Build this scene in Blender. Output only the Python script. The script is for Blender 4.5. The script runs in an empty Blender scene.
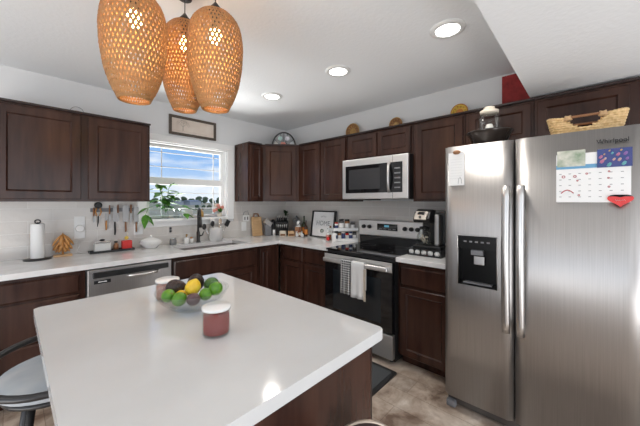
import bpy, bmesh, math, random
from mathutils import Matrix, Vector
random.seed(7)
S = bpy.context.scene
COL = S.collection
PI = math.pi
# ------------------------------------------------------------------ camera
cam = bpy.data.cameras.new('camera'); co = bpy.data.objects.new('camera', cam); COL.objects.link(co)
co.location = (-2.8475, -3.3626, 1.3804); co.rotation_euler = (PI/2, 0, -0.82)
cam.sensor_width = 36; cam.lens = 288.63/640*36; cam.shift_y = -11.5/640; cam.clip_start = .02; cam.clip_end = 600
S.camera = co
# ------------------------------------------------------------------ view
S.view_settings.view_transform = 'Standard'; S.view_settings.look = 'None'
S.view_settings.gamma = 1; S.view_settings.use_curve_mapping = False
S.view_settings.exposure = -0.04
# ------------------------------------------------------------------ world: blue sky with clouds
w = bpy.data.worlds.new('sky'); S.world = w; w.use_nodes = True
nt = w.node_tree; nt.nodes.clear()
def wn(t, **k):
    n = nt.nodes.new(t)
    for a, b in k.items(): setattr(n, a, b)
    return n
tc = wn('ShaderNodeTexCoord'); sep = wn('ShaderNodeSeparateXYZ'); nt.links.new(tc.outputs['Generated'], sep.inputs[0])
gr = wn('ShaderNodeValToRGB'); nt.links.new(sep.outputs['Z'], gr.inputs[0])
el = gr.color_ramp.elements
el[0].position = 0.0; el[0].color = (.72, .82, .93, 1)
el[1].position = .45; el[1].color = (.10, .27, .72, 1)
e = el.new(.12); e.color = (.28, .50, .86, 1)
mp = wn('ShaderNodeMapping'); mp.inputs['Scale'].default_value = (1, 1, 4.5); nt.links.new(tc.outputs['Generated'], mp.inputs[0])
no = wn('ShaderNodeTexNoise'); no.inputs['Scale'].default_value = 4.0; no.inputs['Detail'].default_value = 6; nt.links.new(mp.outputs[0], no.inputs[0])
cr = wn('ShaderNodeValToRGB'); nt.links.new(no.outputs['Fac'], cr.inputs[0])
cr.color_ramp.elements[0].position = .47; cr.color_ramp.elements[0].color = (0, 0, 0, 1)
cr.color_ramp.elements[1].position = .66; cr.color_ramp.elements[1].color = (1, 1, 1, 1)
mx = wn('ShaderNodeMix', data_type='RGBA'); nt.links.new(cr.outputs[0], mx.inputs[0]); nt.links.new(gr.outputs[0], mx.inputs[6]); mx.inputs[7].default_value = (.92, .94, .97, 1)
bg = wn('ShaderNodeBackground'); nt.links.new(mx.outputs[2], bg.inputs[0]); bg.inputs[1].default_value = 1.15
ou = wn('ShaderNodeOutputWorld'); nt.links.new(bg.outputs[0], ou.inputs[0])
R_ = math.radians
# ------------------------------------------------------------------ large lights
def area(name, loc, rot, sx, sy, power, col=(1, 1, 1)):
    l = bpy.data.lights.new(name, 'AREA'); l.shape = 'RECTANGLE'; l.size = sx; l.size_y = sy; l.energy = power; l.color = col
    o = bpy.data.objects.new(name, l); COL.objects.link(o); o.location = loc; o.rotation_euler = rot
    return o
sun = bpy.data.lights.new('sun', 'SUN'); sun.energy = 1.3; sun.angle = .01; so = bpy.data.objects.new('sun', sun); COL.objects.link(so)
so.rotation_euler = (math.radians(-38), 0, math.radians(200))
# added fill for unseen openings behind the camera and at its left, tilted up
area('fill_rear', (-2.9, -7.45, 1.35), (R_(118), 0, 0), 4.4, 2.0, 46, (.98, .99, 1))
area('fill_left', (-5.95, -3.6, 1.35), (R_(118), 0, -PI/2), 3.6, 2.0, 26, (.98, .99, 1))
# added fill left of the frame, aimed up to lighten the ceiling
area('fill_up_left', (-4.7, -2.3, .35), (PI, R_(25), 0), 1.4, 2.0, 44, (1, .985, .965))
# added fill outside the kitchen window, out of view, lifting the ceiling near it
area('fill_window', (-1.43, 1.5, .25), (R_(-128), 0, 0), 1.8, 1.1, 260, (1, .99, .97))
area('fill_up_low', (-2.2, -4.8, .35), (R_(142), 0, R_(-12)), 1.8, .8, 22, (.97, .985, 1))  # invented fill behind the camera, low and aimed at the kitchen ceiling
area('fill_up_rear', (-3.4, -5.9, 1.7), (PI, 0, 0), 2.4, 1.6, 20, (1, .985, .96))  # added fill further back, turned to the ceiling; no such lamp is known

# ================================================================== helpers
def mat(name, col, rough=.5, metal=0, spec=.5, emit=None, es=0, noise=None, bump=None, coat=0, trans=0):
    m = bpy.data.materials.new(name); m.use_nodes = True
    t = m.node_tree; b = t.nodes['Principled BSDF']
    b.inputs['Base Color'].default_value = (*col, 1); b.inputs['Roughness'].default_value = rough
    b.inputs['Metallic'].default_value = metal; b.inputs['Specular IOR Level'].default_value = spec
    b.inputs['Coat Weight'].default_value = coat
    if trans: b.inputs['Transmission Weight'].default_value = trans
    if emit: b.inputs['Emission Color'].default_value = (*emit, 1); b.inputs['Emission Strength'].default_value = es
    x = t.nodes.new('ShaderNodeTexCoord')
    if noise:   # (scale vec, amount, detail, second colour)
        mpn = t.nodes.new('ShaderNodeMapping'); mpn.inputs['Scale'].default_value = noise[0]
        n = t.nodes.new('ShaderNodeTexNoise'); n.inputs['Scale'].default_value = 1; n.inputs['Detail'].default_value = noise[1]
        r = t.nodes.new('ShaderNodeValToRGB'); r.color_ramp.elements[0].position = .3; r.color_ramp.elements[1].position = .7
        r.color_ramp.elements[0].color = (*col, 1); r.color_ramp.elements[1].color = (*noise[2], 1)
        t.links.new(x.outputs['Object'], mpn.inputs[0]); t.links.new(mpn.outputs[0], n.inputs[0]); t.links.new(n.outputs['Fac'], r.inputs[0]); t.links.new(r.outputs[0], b.inputs['Base Color'])
    if bump:    # (scale vec, strength)
        mpn = t.nodes.new('ShaderNodeMapping'); mpn.inputs['Scale'].default_value = bump[0]
        n = t.nodes.new('ShaderNodeTexNoise'); n.inputs['Scale'].default_value = 1; n.inputs['Detail'].default_value = 3
        bp = t.nodes.new('ShaderNodeBump'); bp.inputs['Strength'].default_value = bump[1]; bp.inputs['Distance'].default_value = .01
        t.links.new(x.outputs['Object'], mpn.inputs[0]); t.links.new(mpn.outputs[0], n.inputs[0]); t.links.new(n.outputs['Fac'], bp.inputs['Height']); t.links.new(bp.outputs[0], b.inputs['Normal'])
    return m
def glassmat(name, tint, gloss=.1, rough=.02):
    m = bpy.data.materials.new(name); m.use_nodes = True; t = m.node_tree; t.nodes.clear()
    tr = t.nodes.new('ShaderNodeBsdfTransparent'); tr.inputs[0].default_value = (*tint, 1)
    gl = t.nodes.new('ShaderNodeBsdfGlossy'); gl.inputs['Roughness'].default_value = rough
    fr = t.nodes.new('ShaderNodeLayerWeight'); fr.inputs['Blend'].default_value = .35
    mu = t.nodes.new('ShaderNodeMath'); mu.operation = 'MULTIPLY_ADD'; mu.inputs[1].default_value = .25; mu.inputs[2].default_value = gloss
    t.links.new(fr.outputs['Fresnel'], mu.inputs[0])
    mi = t.nodes.new('ShaderNodeMixShader'); o = t.nodes.new('ShaderNodeOutputMaterial')
    t.links.new(mu.outputs[0], mi.inputs[0]); t.links.new(tr.outputs[0], mi.inputs[1]); t.links.new(gl.outputs[0], mi.inputs[2]); t.links.new(mi.outputs[0], o.inputs[0])
    return m
class MB:
    def __init__(s): s.b = bmesh.new(); s.M = Matrix()
    def v(s, p): return s.b.verts.new(s.M @ Vector(p))
    def f(s, vs, smooth=False):
        try: q = s.b.faces.new(vs); q.smooth = smooth; return q
        except ValueError: return None
    def box(s, x0, x1, y0, y1, z0, z1, bev=0, seg=2):
        vs = [s.v((x, y, z)) for x in (x0, x1) for y in (y0, y1) for z in (z0, z1)]
        fs = [s.f([vs[i] for i in q]) for q in ((0,1,3,2),(4,6,7,5),(0,4,5,1),(2,3,7,6),(0,2,6,4),(1,5,7,3))]
        if bev:
            es = list({e for q in fs for e in q.edges})
            bmesh.ops.bevel(s.b, geom=es, offset=bev, segments=seg, profile=.5, affect='EDGES', clamp_overlap=True)
        return s
    def lathe(s, prof, c=(0,0,0), n=24, cap0=True, cap1=True, sx=1, sy=1, smooth=True):
        rings = []
        for r, z in prof:
            if r < 1e-5: rings.append([s.v((c[0], c[1], c[2]+z))])
            else: rings.append([s.v((c[0]+sx*r*math.cos(2*PI*k/n), c[1]+sy*r*math.sin(2*PI*k/n), c[2]+z)) for k in range(n)])
        for a, b in zip(rings, rings[1:]):
            for k in range(n):
                k2 = (k+1) % n
                if len(a) == 1 and len(b) == 1: continue
                if len(a) == 1: s.f([a[0], b[k2], b[k]], smooth)
                elif len(b) == 1: s.f([a[k], a[k2], b[0]], smooth)
                else: s.f([a[k], a[k2], b[k2], b[k]], smooth)
        if cap0 and len(rings[0]) > 1: s.f(rings[0][::-1])
        if cap1 and len(rings[-1]) > 1: s.f(rings[-1])
        return s
    def cyl(s, p0, p1, r, n=16, r1=None): return s.tube([p0, p1], r, n, r1=r1)
    def tube(s, pts, r, n=10, closed=False, r1=None, flat=1.0, up=None):
        P = [Vector(p) for p in pts]; L = len(P); rings = []; prev = None
        for i in range(L):
            if closed: d = P[(i+1) % L]-P[i-1]
            elif i == 0: d = P[1]-P[0]
            elif i == L-1: d = P[-1]-P[-2]
            else: d = P[i+1]-P[i-1]
            d.normalize()
            if prev is None:
                u = Vector(up) if up else (Vector((0,0,1)) if abs(d.z) < .9 else Vector((1,0,0)))
            else: u = prev
            a = d.cross(u)
            if a.length < 1e-6: a = d.orthogonal()
            a.normalize(); u = a.cross(d); u.normalize(); prev = u
            rr = r[i] if isinstance(r, (list, tuple)) else (r if r1 is None else r+(r1-r)*i/(L-1))
            rings.append([s.v(P[i]+a*rr*math.cos(2*PI*k/n)+u*rr*flat*math.sin(2*PI*k/n)) for k in range(n)])
        m = L if closed else L-1
        for i in range(m):
            a, b = rings[i], rings[(i+1) % L]
            for k in range(n): s.f([a[k], a[(k+1) % n], b[(k+1) % n], b[k]], n > 4)
        if not closed: s.f(rings[0][::-1]); s.f(rings[-1])
        return s
    def ball(s, c, r, n=20, m=12, fn=None):
        r = r if isinstance(r, (tuple, list)) else (r, r, r)
        rows = []
        for i in range(m+1):
            th = PI*i/m
            row = []
            for k in range(1 if i in (0, m) else n):
                ph = 2*PI*k/n; d = Vector((math.sin(th)*math.cos(ph), math.sin(th)*math.sin(ph), -math.cos(th)))
                q = Vector((d.x*r[0], d.y*r[1], d.z*r[2]))
                if fn: q = fn(q, d)
                row.append(s.v(Vector(c)+q))
            rows.append(row)
        for a, b in zip(rows, rows[1:]):
            for k in range(n):
                k2 = (k+1) % n
                if len(a) == 1: s.f([a[0], b[k2], b[k]], True)
                elif len(b) == 1: s.f([a[k], a[k2], b[0]], True)
                else: s.f([a[k], a[k2], b[k2], b[k]], True)
        return s
    def prism(s, pts, y0, y1, bev=0):     # outline in x,z extruded along y
        a = [s.v((x, y0, z)) for x, z in pts]; b = [s.v((x, y1, z)) for x, z in pts]
        fs = [s.f(a), s.f(b[::-1])]
        for i in range(len(pts)): fs.append(s.f([a[i], b[i], b[(i+1) % len(pts)], a[(i+1) % len(pts)]]))
        if bev:
            es = [e for q in fs[:2] if q for e in q.edges]
            bmesh.ops.bevel(s.b, geom=es, offset=bev, segments=2, profile=.5, affect='EDGES', clamp_overlap=True)
        return s
    def slab(s, pts, z0, z1, bev=0):      # outline in x,y extruded along z
        a = [s.v((x, y, z0)) for x, y in pts]; b = [s.v((x, y, z1)) for x, y in pts]
        fs = [s.f(a[::-1]), s.f(b)]
        for i in range(len(pts)): s.f([a[i], a[(i+1) % len(pts)], b[(i+1) % len(pts)], b[i]])
        if bev:
            es = [e for q in fs if q for e in q.edges]
            bmesh.ops.bevel(s.b, geom=es, offset=bev, segments=3, profile=.5, affect='EDGES', clamp_overlap=True)
        return s
    def panel(s, x0, x1, z0, z1, yb, t, fr, inset=.008, bw=.014, raised=False):   # shaker style recessed panel, front towards -y
        def ring(o, y): return [s.v((x0+o, y, z0+o)), s.v((x1-o, y, z0+o)), s.v((x1-o, y, z1-o)), s.v((x0+o, y, z1-o))]
        if fr: R = [ring(0, yb), ring(0, yb-t+.003), ring(.003, yb-t), ring(fr, yb-t), ring(fr+.004, yb-t-.002), ring(fr+bw, yb-t+inset)]
        else: R = [ring(0, yb), ring(0, yb-t+.008), ring(.012, yb-t)]
        for a, b in zip(R, R[1:]):
            for k in range(4): s.f([a[k], a[(k+1) % 4], b[(k+1) % 4], b[k]])
        s.f(R[-1]); s.f(R[0][::-1]); return s
    def build(s, name, m, parent=None, smooth_angle=None):
        bmesh.ops.recalc_face_normals(s.b, faces=s.b.faces)
        me = bpy.data.meshes.new(name); s.b.to_mesh(me); s.b.free()
        me.materials.append(m); o = bpy.data.objects.new(name, me); COL.objects.link(o)
        if parent: o.parent = parent
        return o
def thing(name, label, cat, loc=(0,0,0), rz=0, group=None):
    o = bpy.data.objects.new(name, None); COL.objects.link(o); o.empty_display_size = .05
    o.location = loc; o.rotation_euler = (0, 0, rz); o['label'] = label; o['category'] = cat
    if group: o['group'] = group
    return o
def tag(o, label, cat, loc=None, rz=None, group=None):
    o['label'] = label; o['category'] = cat
    if loc: o.location = loc
    if rz is not None: o.rotation_euler = (0, 0, rz)
    if group: o['group'] = group
    return o
def struct(o): o['kind'] = 'structure'; return o
def sempty(name, loc=(0,0,0), rz=0):
    o = bpy.data.objects.new(name, None); COL.objects.link(o); o.location = loc; o.rotation_euler = (0,0,rz); o['kind'] = 'structure'; return o
def copy_tree(o, parent=None):
    c = o.copy(); COL.objects.link(c)
    if parent: c.parent = parent
    for ch in [q for q in bpy.data.objects if q.parent == o]: copy_tree(ch, c)
    return c
def text(name, s, size, m, parent, M, ext=.0006):
    cu = bpy.data.curves.new(name, 'FONT'); cu.body = s; cu.size = size; cu.extrude = ext; cu.align_x = 'CENTER'
    t = bpy.data.objects.new(name, cu); COL.objects.link(t); bpy.context.view_layer.update()
    me = bpy.data.meshes.new_from_object(t.evaluated_get(bpy.context.evaluated_depsgraph_get()))
    bpy.data.objects.remove(t); me.materials.clear(); me.materials.append(m); me.transform(M)
    o = bpy.data.objects.new(name, me); COL.objects.link(o); o.parent = parent; return o
RX = Matrix.Rotation(PI/2, 4, 'X')
RW = -PI/2     # rotation of everything standing against the range wall (its local -y looks to world -x)
def arc(cx, cz, r, a0, a1, n): return [(cx+r*math.cos(a0+(a1-a0)*i/n), cz+r*math.sin(a0+(a1-a0)*i/n)) for i in range(n+1)]

# ================================================================== materials
M = {}
M['wall'] = mat('wall_paint', (.74, .745, .75), .7, bump=((60,60,60), .08))
M['ceil'] = mat('ceiling_texture', (.87, .885, .90), .8, bump=((45,45,45), .2))
M['white'] = mat('white_trim', (.84, .84, .83), .35)
M['wood'] = mat('espresso_wood', (.026, .0105, .0075), .23, spec=.35, noise=((14,14,1.6), 6, (.068, .029, .019)), bump=((60,60,4), .04))
M['wood_dark'] = mat('cabinet_carcass', (.026, .013, .011), .35)
M['quartz'] = mat('white_quartz', (.62, .62, .615), .10, noise=((3,3,3), 8, (.68, .68, .675)))
M['quartz2'] = mat('veined_quartz', (.70, .685, .67), .14, noise=((9,9,9), 9, (.82, .815, .81)))
M['steel'] = mat('brushed_steel', (.43, .415, .405), .40, metal=1, noise=((200,200,3), 2, (.49, .475, .465)), bump=((200,200,2), .012))
M['lit_steel'] = mat('lit_brushed_steel', (.70, .69, .68), .42, metal=1, noise=((3,200,200), 2, (.76, .75, .74)))  # lighter copy of the steel; the room's reflection is put into its colour
M['steel_dark'] = mat('dark_steel', (.16, .16, .165), .35, metal=1)
M['handle_steel'] = mat('handle_steel', (.66, .65, .64), .33, metal=1)
M['blade'] = mat('knife_steel', (.42, .42, .42), .45, metal=.7)
M['chrome'] = mat('polished_metal', (.8, .8, .8), .08, metal=1)
M['blackglass'] = mat('black_glass', (.006, .006, .007), .04, spec=.5)
M['ovenglass'] = mat('oven_window_glass', (.012, .016, .02), .05, spec=.45)
M['black'] = mat('black_plastic', (.012, .012, .013), .4)
M['blackmetal'] = mat('black_metal', (.016, .015, .015), .35, spec=.6)
M['grey'] = mat('grey_plastic', (.2, .2, .21), .45)
M['glass'] = glassmat('clear_glass', (.965, .975, .97), .0)
M['pane'] = glassmat('window_pane', (.985, .99, .99), .01)
M['amber'] = glassmat('amber_liquor', (.42, .13, .03), .06)
M['greenglass'] = glassmat('green_bottle_glass', (.22, .30, .03), .06)
M['paper'] = mat('paper', (.84, .84, .83), .8)
M['ceramic'] = mat('white_ceramic', (.82, .81, .79), .2)
M['cream'] = mat('cream_ceramic', (.74, .66, .54), .35)
M['lightwood'] = mat('light_wood', (.52, .32, .155), .45, noise=((8,8,40), 4, (.66, .43, .23)))
M['honeywood'] = mat('honey_wood', (.50, .22, .055), .4, noise=((20,20,8), 4, (.68, .34, .11)))
M['brownwood'] = mat('brown_wood', (.22, .09, .035), .45, noise=((20,20,60), 4, (.33, .15, .06)))
M['red'] = mat('red_enamel', (.66, .025, .02), .25)
M['yellow'] = mat('yellow_glaze', (.75, .52, .08), .4)
M['pink'] = mat('pink_petal', (.76, .30, .24), .6)
M['leaf'] = mat('green_leaf', (.04, .16, .015), .6, spec=.25, noise=((30,30,30), 3, (.13, .34, .04)))
M['darkleaf'] = mat('dark_leaf', (.02, .05, .015), .5)
M['linen'] = mat('white_linen', (.72, .72, .71), .9, bump=((200,200,200), .3))
M['beige'] = mat('beige_linen', (.52, .45, .36), .9)
M['fabric'] = mat('blue_grey_upholstery', (.38, .42, .46), .85, noise=((7,7,7), 3, (.52, .53, .53)), bump=((300,300,300), .2))
M['gold'] = mat('ochre_glaze', (.33, .17, .04), .4, noise=((40,40,40), 4, (.55, .33, .09)))
M['orange'] = mat('orange_glaze', (.60, .21, .03), .4)

def tile_mat():
    m = bpy.data.materials.new('subway_tile'); m.use_nodes = True; t = m.node_tree; b = t.nodes['Principled BSDF']
    x = t.nodes.new('ShaderNodeTexCoord'); se = t.nodes.new('ShaderNodeSeparateXYZ'); t.links.new(x.outputs['Object'], se.inputs[0])
    ad = t.nodes.new('ShaderNodeMath'); ad.operation = 'SUBTRACT'; t.links.new(se.outputs[0], ad.inputs[0]); t.links.new(se.outputs[1], ad.inputs[1])
    cb = t.nodes.new('ShaderNodeCombineXYZ'); t.links.new(ad.outputs[0], cb.inputs[0]); t.links.new(se.outputs[2], cb.inputs[1])
    br = t.nodes.new('ShaderNodeTexBrick'); t.links.new(cb.outputs[0], br.inputs[0])
    br.inputs['Scale'].default_value = 1; br.inputs['Brick Width'].default_value = .305; br.inputs['Row Height'].default_value = .1016
    br.inputs['Mortar Size'].default_value = .0022; br.inputs['Mortar Smooth'].default_value = .2; br.offset = .5
    br.inputs['Color1'].default_value = (.60, .565, .53, 1); br.inputs['Color2'].default_value = (.66, .63, .595, 1); br.inputs['Mortar'].default_value = (.74, .72, .69, 1)
    t.links.new(br.outputs[0], b.inputs['Base Color']); b.inputs['Roughness'].default_value = .09
    n = t.nodes.new('ShaderNodeTexNoise'); n.inputs['Scale'].default_value = 22; n.inputs['Detail'].default_value = 2; t.links.new(x.outputs['Object'], n.inputs[0])
    mm = t.nodes.new('ShaderNodeMath'); mm.operation = 'MULTIPLY_ADD'; mm.inputs[1].default_value = -1.2; t.links.new(br.outputs['Fac'], mm.inputs[0]); t.links.new(n.outputs['Fac'], mm.inputs[2])
    bp = t.nodes.new('ShaderNodeBump'); bp.inputs['Strength'].default_value = .45; bp.inputs['Distance'].default_value = .004
    t.links.new(mm.outputs[0], bp.inputs['Height']); t.links.new(bp.outputs[0], b.inputs['Normal'])
    return m
def floor_mat():
    m = bpy.data.materials.new('stone_plank_floor'); m.use_nodes = True; t = m.node_tree; b = t.nodes['Principled BSDF']
    x = t.nodes.new('ShaderNodeTexCoord')
    n = t.nodes.new('ShaderNodeTexNoise'); n.inputs['Scale'].default_value = 4.5; n.inputs['Detail'].default_value = 9; n.inputs['Distortion'].default_value = .35; n.inputs['Roughness'].default_value = .62
    t.links.new(x.outputs['Object'], n.inputs[0])
    r = t.nodes.new('ShaderNodeValToRGB'); e = r.color_ramp.elements; e[0].position = .34; e[0].color = (.20, .135, .10, 1); e[1].position = .70; e[1].color = (.80, .72, .64, 1)
    q = e.new(.46); q.color = (.44, .35, .28, 1); q = e.new(.55); q.color = (.58, .49, .41, 1)
    t.links.new(n.outputs['Fac'], r.inputs[0])
    br = t.nodes.new('ShaderNodeTexBrick'); mp = t.nodes.new('ShaderNodeMapping'); mp.inputs['Rotation'].default_value = (0, 0, PI/2); t.links.new(x.outputs['Object'], mp.inputs[0]); t.links.new(mp.outputs[0], br.inputs[0])
    br.inputs['Scale'].default_value = 1; br.inputs['Brick Width'].default_value = 1.2; br.inputs['Row Height'].default_value = .18; br.inputs['Mortar Size'].default_value = .0015
    br.inputs['Color1'].default_value = (.85, .85, .85, 1); br.inputs['Color2'].default_value = (1.1, 1.08, 1.05, 1); br.inputs['Mortar'].default_value = (.5, .45, .4, 1)
    mi = t.nodes.new('ShaderNodeMix'); mi.data_type = 'RGBA'; mi.blend_type = 'MULTIPLY'; mi.inputs[0].default_value = 1
    t.links.new(r.outputs[0], mi.inputs[6]); t.links.new(br.outputs[0], mi.inputs[7]); t.links.new(mi.outputs[2], b.inputs['Base Color']); b.inputs['Roughness'].default_value = .42
    return m
def bamboo_mat():
    m = bpy.data.materials.new('woven_bamboo'); m.use_nodes = True; t = m.node_tree; b = t.nodes['Principled BSDF']
    x = t.nodes.new('ShaderNodeTexCoord'); n = t.nodes.new('ShaderNodeTexNoise'); n.inputs['Scale'].default_value = 90; n.inputs['Detail'].default_value = 3
    r = t.nodes.new('ShaderNodeValToRGB'); r.color_ramp.elements[0].position = .35; r.color_ramp.elements[0].color = (.36, .19, .072, 1); r.color_ramp.elements[1].position = .65; r.color_ramp.elements[1].color = (.48, .275, .115, 1)
    t.links.new(x.outputs['Object'], n.inputs[0]); t.links.new(n.outputs['Fac'], r.inputs[0]); t.links.new(r.outputs[0], b.inputs['Base Color']); b.inputs['Roughness'].default_value = .55
    tl = t.nodes.new('ShaderNodeBsdfTranslucent'); tl.inputs[0].default_value = (.55, .25, .07, 1)
    mi = t.nodes.new('ShaderNodeMixShader'); mi.inputs[0].default_value = .22
    t.links.new(b.outputs[0], mi.inputs[1]); t.links.new(tl.outputs[0], mi.inputs[2]); t.links.new(mi.outputs[0], t.nodes['Material Output'].inputs[0])
    return m
def check_mat(name, c1, c2, sc):
    m = bpy.data.materials.new(name); m.use_nodes = True; t = m.node_tree; b = t.nodes['Principled BSDF']
    x = t.nodes.new('ShaderNodeTexCoord'); k = t.nodes.new('ShaderNodeTexBrick'); k.offset = 0
    k.inputs['Scale'].default_value = 1; k.inputs['Brick Width'].default_value = sc; k.inputs['Row Height'].default_value = sc; k.inputs['Mortar Size'].default_value = sc*.11
    k.inputs['Color1'].default_value = (*c1, 1); k.inputs['Color2'].default_value = (*c1, 1); k.inputs['Mortar'].default_value = (*c2, 1)
    se = t.nodes.new('ShaderNodeSeparateXYZ'); cb = t.nodes.new('ShaderNodeCombineXYZ')
    t.links.new(x.outputs['Object'], se.inputs[0]); t.links.new(se.outputs[0], cb.inputs[0]); t.links.new(se.outputs[2], cb.inputs[1])
    t.links.new(cb.outputs[0], k.inputs[0]); t.links.new(k.outputs[0], b.inputs['Base Color']); b.inputs['Roughness'].default_value = .9
    return m
M['tile'] = tile_mat(); M['floor'] = floor_mat(); M['bamboo'] = bamboo_mat()

# ================================================================== the room
XL, YB, ZC = -6.0, -7.5, 2.45
struct(MB().box(XL-.15, .15, YB-.15, .15, -.12, 0).build('floor', M['floor']))
struct(MB().box(XL-.15, .15, YB-.15, .15, ZC, ZC+.12).build('ceiling', M['ceil']))
WX0, WX1, WZ0, WZ1 = -1.885, -.975, 1.195, 2.02
b = MB()
b.box(XL, WX0, 0, .15, 0, ZC); b.box(WX1, 0, 0, .15, 0, ZC); b.box(WX0, WX1, 0, .15, 0, WZ0); b.box(WX0, WX1, 0, .15, WZ1, ZC)
struct(b.build('wall_north', M['wall']))
struct(MB().box(0, .15, YB, .15, 0, ZC).build('wall_east', M['wall']))
b = MB(); b.box(XL-.15, XL, YB, -5.5, 0, ZC); b.box(XL-.15, XL, -1.7, .15, 0, ZC); b.box(XL-.15, XL, -5.5, -1.7, 2.35, ZC); b.box(XL-.15, XL, -5.5, -1.7, 0, .3)
struct(b.build('wall_west', M['wall']))
b = MB(); b.box(XL, -5.2, YB-.15, YB, 0, ZC); b.box(-.6, 0, YB-.15, YB, 0, ZC); b.box(-5.2, -.6, YB-.15, YB, 2.4, ZC); b.box(-5.2, -.6, YB-.15, YB, 0, .3)
struct(b.build('wall_south', M['wall']))
# dropped soffit over the refrigerator side
struct(MB().box(-2.5, 0, -4.0, -3.05, 2.128, ZC).build('trim_1', M['ceil']))
# tiled backsplash
struct(MB().box(-3.6, WX0-.085, -.008, 0, .914, 1.385).box(WX0-.085, WX1+.09, -.008, 0, .914, 1.13).box(WX1+.09, 0, -.008, 0, .914, 1.385).build('trim_2', M['tile']))
struct(MB().box(-.008, 0, -2.64, -.008, .914, 1.385).build('trim_3', M['tile']))
# window
wi = sempty('window_1', (0, 0, 0))
b = MB(); c = .085
b.box(WX0-c, WX0, -.022, 0, WZ0-.04, WZ1, .004); b.box(WX1, WX1+c, -.022, 0, WZ0-.04, WZ1, .004); b.box(WX0-c, WX1+c, -.024, 0, WZ1, WZ1+.075, .004)
b.box(WX0, WX0+.012, 0, .10, WZ0, WZ1); b.box(WX1-.012, WX1, 0, .10, WZ0, WZ1); b.box(WX0, WX1, 0, .10, WZ1-.012, WZ1)
b.build('casing', M['white'], wi)
b = MB(); b.box(WX0-.02, WX1-.0, -.06, .10, WZ0-.03, WZ0, .004); b.box(WX0-.01, WX1-.01, -.02, 0, WZ0-.085, WZ0-.03, .003)
b.build('window_sill', M['white'], wi)
b = MB(); y0, y1 = .075, .115; X0, X1 = WX0+.012, WX1-.012
b.box(X0, X0+.035, y0, y1, WZ0, WZ1-.012, .003); b.box(X1-.035, X1, y0, y1, WZ0, WZ1-.012, .003)
b.box(X0+.035, X1-.035, y0, y1, WZ0, WZ0+.03, .003); b.box(X0+.035, X1-.035, y0, y1, WZ1-.045, WZ1-.012, .003); b.box(X0+.035, X1-.035, y0-.015, y1, 1.57, 1.645, .003)
b.build('sash', M['white'], wi)
b = MB(); yy0, yy1 = .088, .10
for x in (-1.71, -1.112): b.box(x-.004, x+.004, yy0, yy1, WZ0+.03, WZ1-.045)
for z in (1.925, 1.765, 1.478, 1.30): b.box(X0+.035, X1-.035, yy0, yy1, z-.004, z+.004)
b.build('muntin', M['white'], wi)
MB().box(X0+.03, X1-.03, .102, .105, WZ0+.02, WZ1-.04).build('pane', M['pane'], wi)
struct(MB().box(XL, -3.6, -.015, 0, 0, .09).build('baseboard_north', M['white']))

# ================================================================== cabinets
def cabinet(name, label, loc, rz, wd, dp, z0, z1, doors, drawers=(), toe=False, frame=.055, lip=False, lipx=(0, 0)):
    t = thing(name, label, 'cabinet', (loc[0], loc[1], z0), rz)
    b = MB()
    g = .0015
    if toe: b.box(g, wd-g, -dp, -.012, .1, z1-z0); b.box(g, wd-g, -dp+.075, -.012, 0, .1)
    else: b.box(g, wd-g, -dp, -.002, 0, z1-z0)
    b.build('body', M['wood'], t)
    if lip: MB().box(lipx[0], wd-lipx[1], -dp-.026, -dp-.0005, z1-z0-.012, z1-z0+.003, .002).build('top_trim', M['wood_dark'], t)
    for d in doors: MB().panel(d[0], d[1], d[2]-z0, d[3]-z0, -dp, .02, frame).build('door', M['wood'], t)
    for d in drawers: MB().panel(d[0], d[1], d[2]-z0, d[3]-z0, -dp, .02, 0).build('drawer', M['wood'], t)
    return t
UZ0, UZ1 = 1.38, 2.11
def wx(x): return x
# window wall, upper (local x = world x - x0)
x0 = -2.955
cabinet('upper_cabinet', 'dark brown two-door wall cabinet left of the window above paper towels', (x0, 0), 0, 1.01, .31, UZ0, UZ1,
        [(-2.93-x0, -2.455-x0, UZ0+.02, UZ1-.03), (-2.408-x0, -1.967-x0, UZ0+.02, UZ1-.03)], lip=True)
x0 = -.869
cabinet('upper_cabinet', 'narrow dark brown wall cabinet right of the window', (x0, 0), 0, .222, .31, UZ0, UZ1, [(.02, .205, UZ0+.02, UZ1-.03)], frame=.04, lip=True, lipx=(0, .03))
# diagonal corner cabinet
t = thing('corner_cabinet', 'dark brown diagonal wall cabinet in the corner under the black arch', 'cabinet', (0, 0, UZ0))
MB().slab([(-.002, -.002), (-.002, -.62), (-.31, -.62), (-.645, -.31), (-.645, -.002)], 0, UZ1-UZ0).build('body', M['wood'], t)
a = Vector((-.645, -.31)); bb = Vector((-.31, -.62)); L = (bb-a).length; ang = math.atan2(bb.y-a.y, bb.x-a.x)
b = MB(); b.M = Matrix.Translation((a.x, a.y, 0)) @ Matrix.Rotation(ang, 4, 'Z')
b.panel(.03, L-.03, .02, UZ1-UZ0-.03, 0, .02, .055); b.build('door', M['wood'], t)
b = MB(); b.M = Matrix.Translation((a.x, a.y, 0)) @ Matrix.Rotation(ang, 4, 'Z'); b.box(.03, L-.03, -.026, -.0005, UZ1-UZ0-.012, UZ1-UZ0+.003); b.build('top_trim', M['wood_dark'], t)
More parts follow.
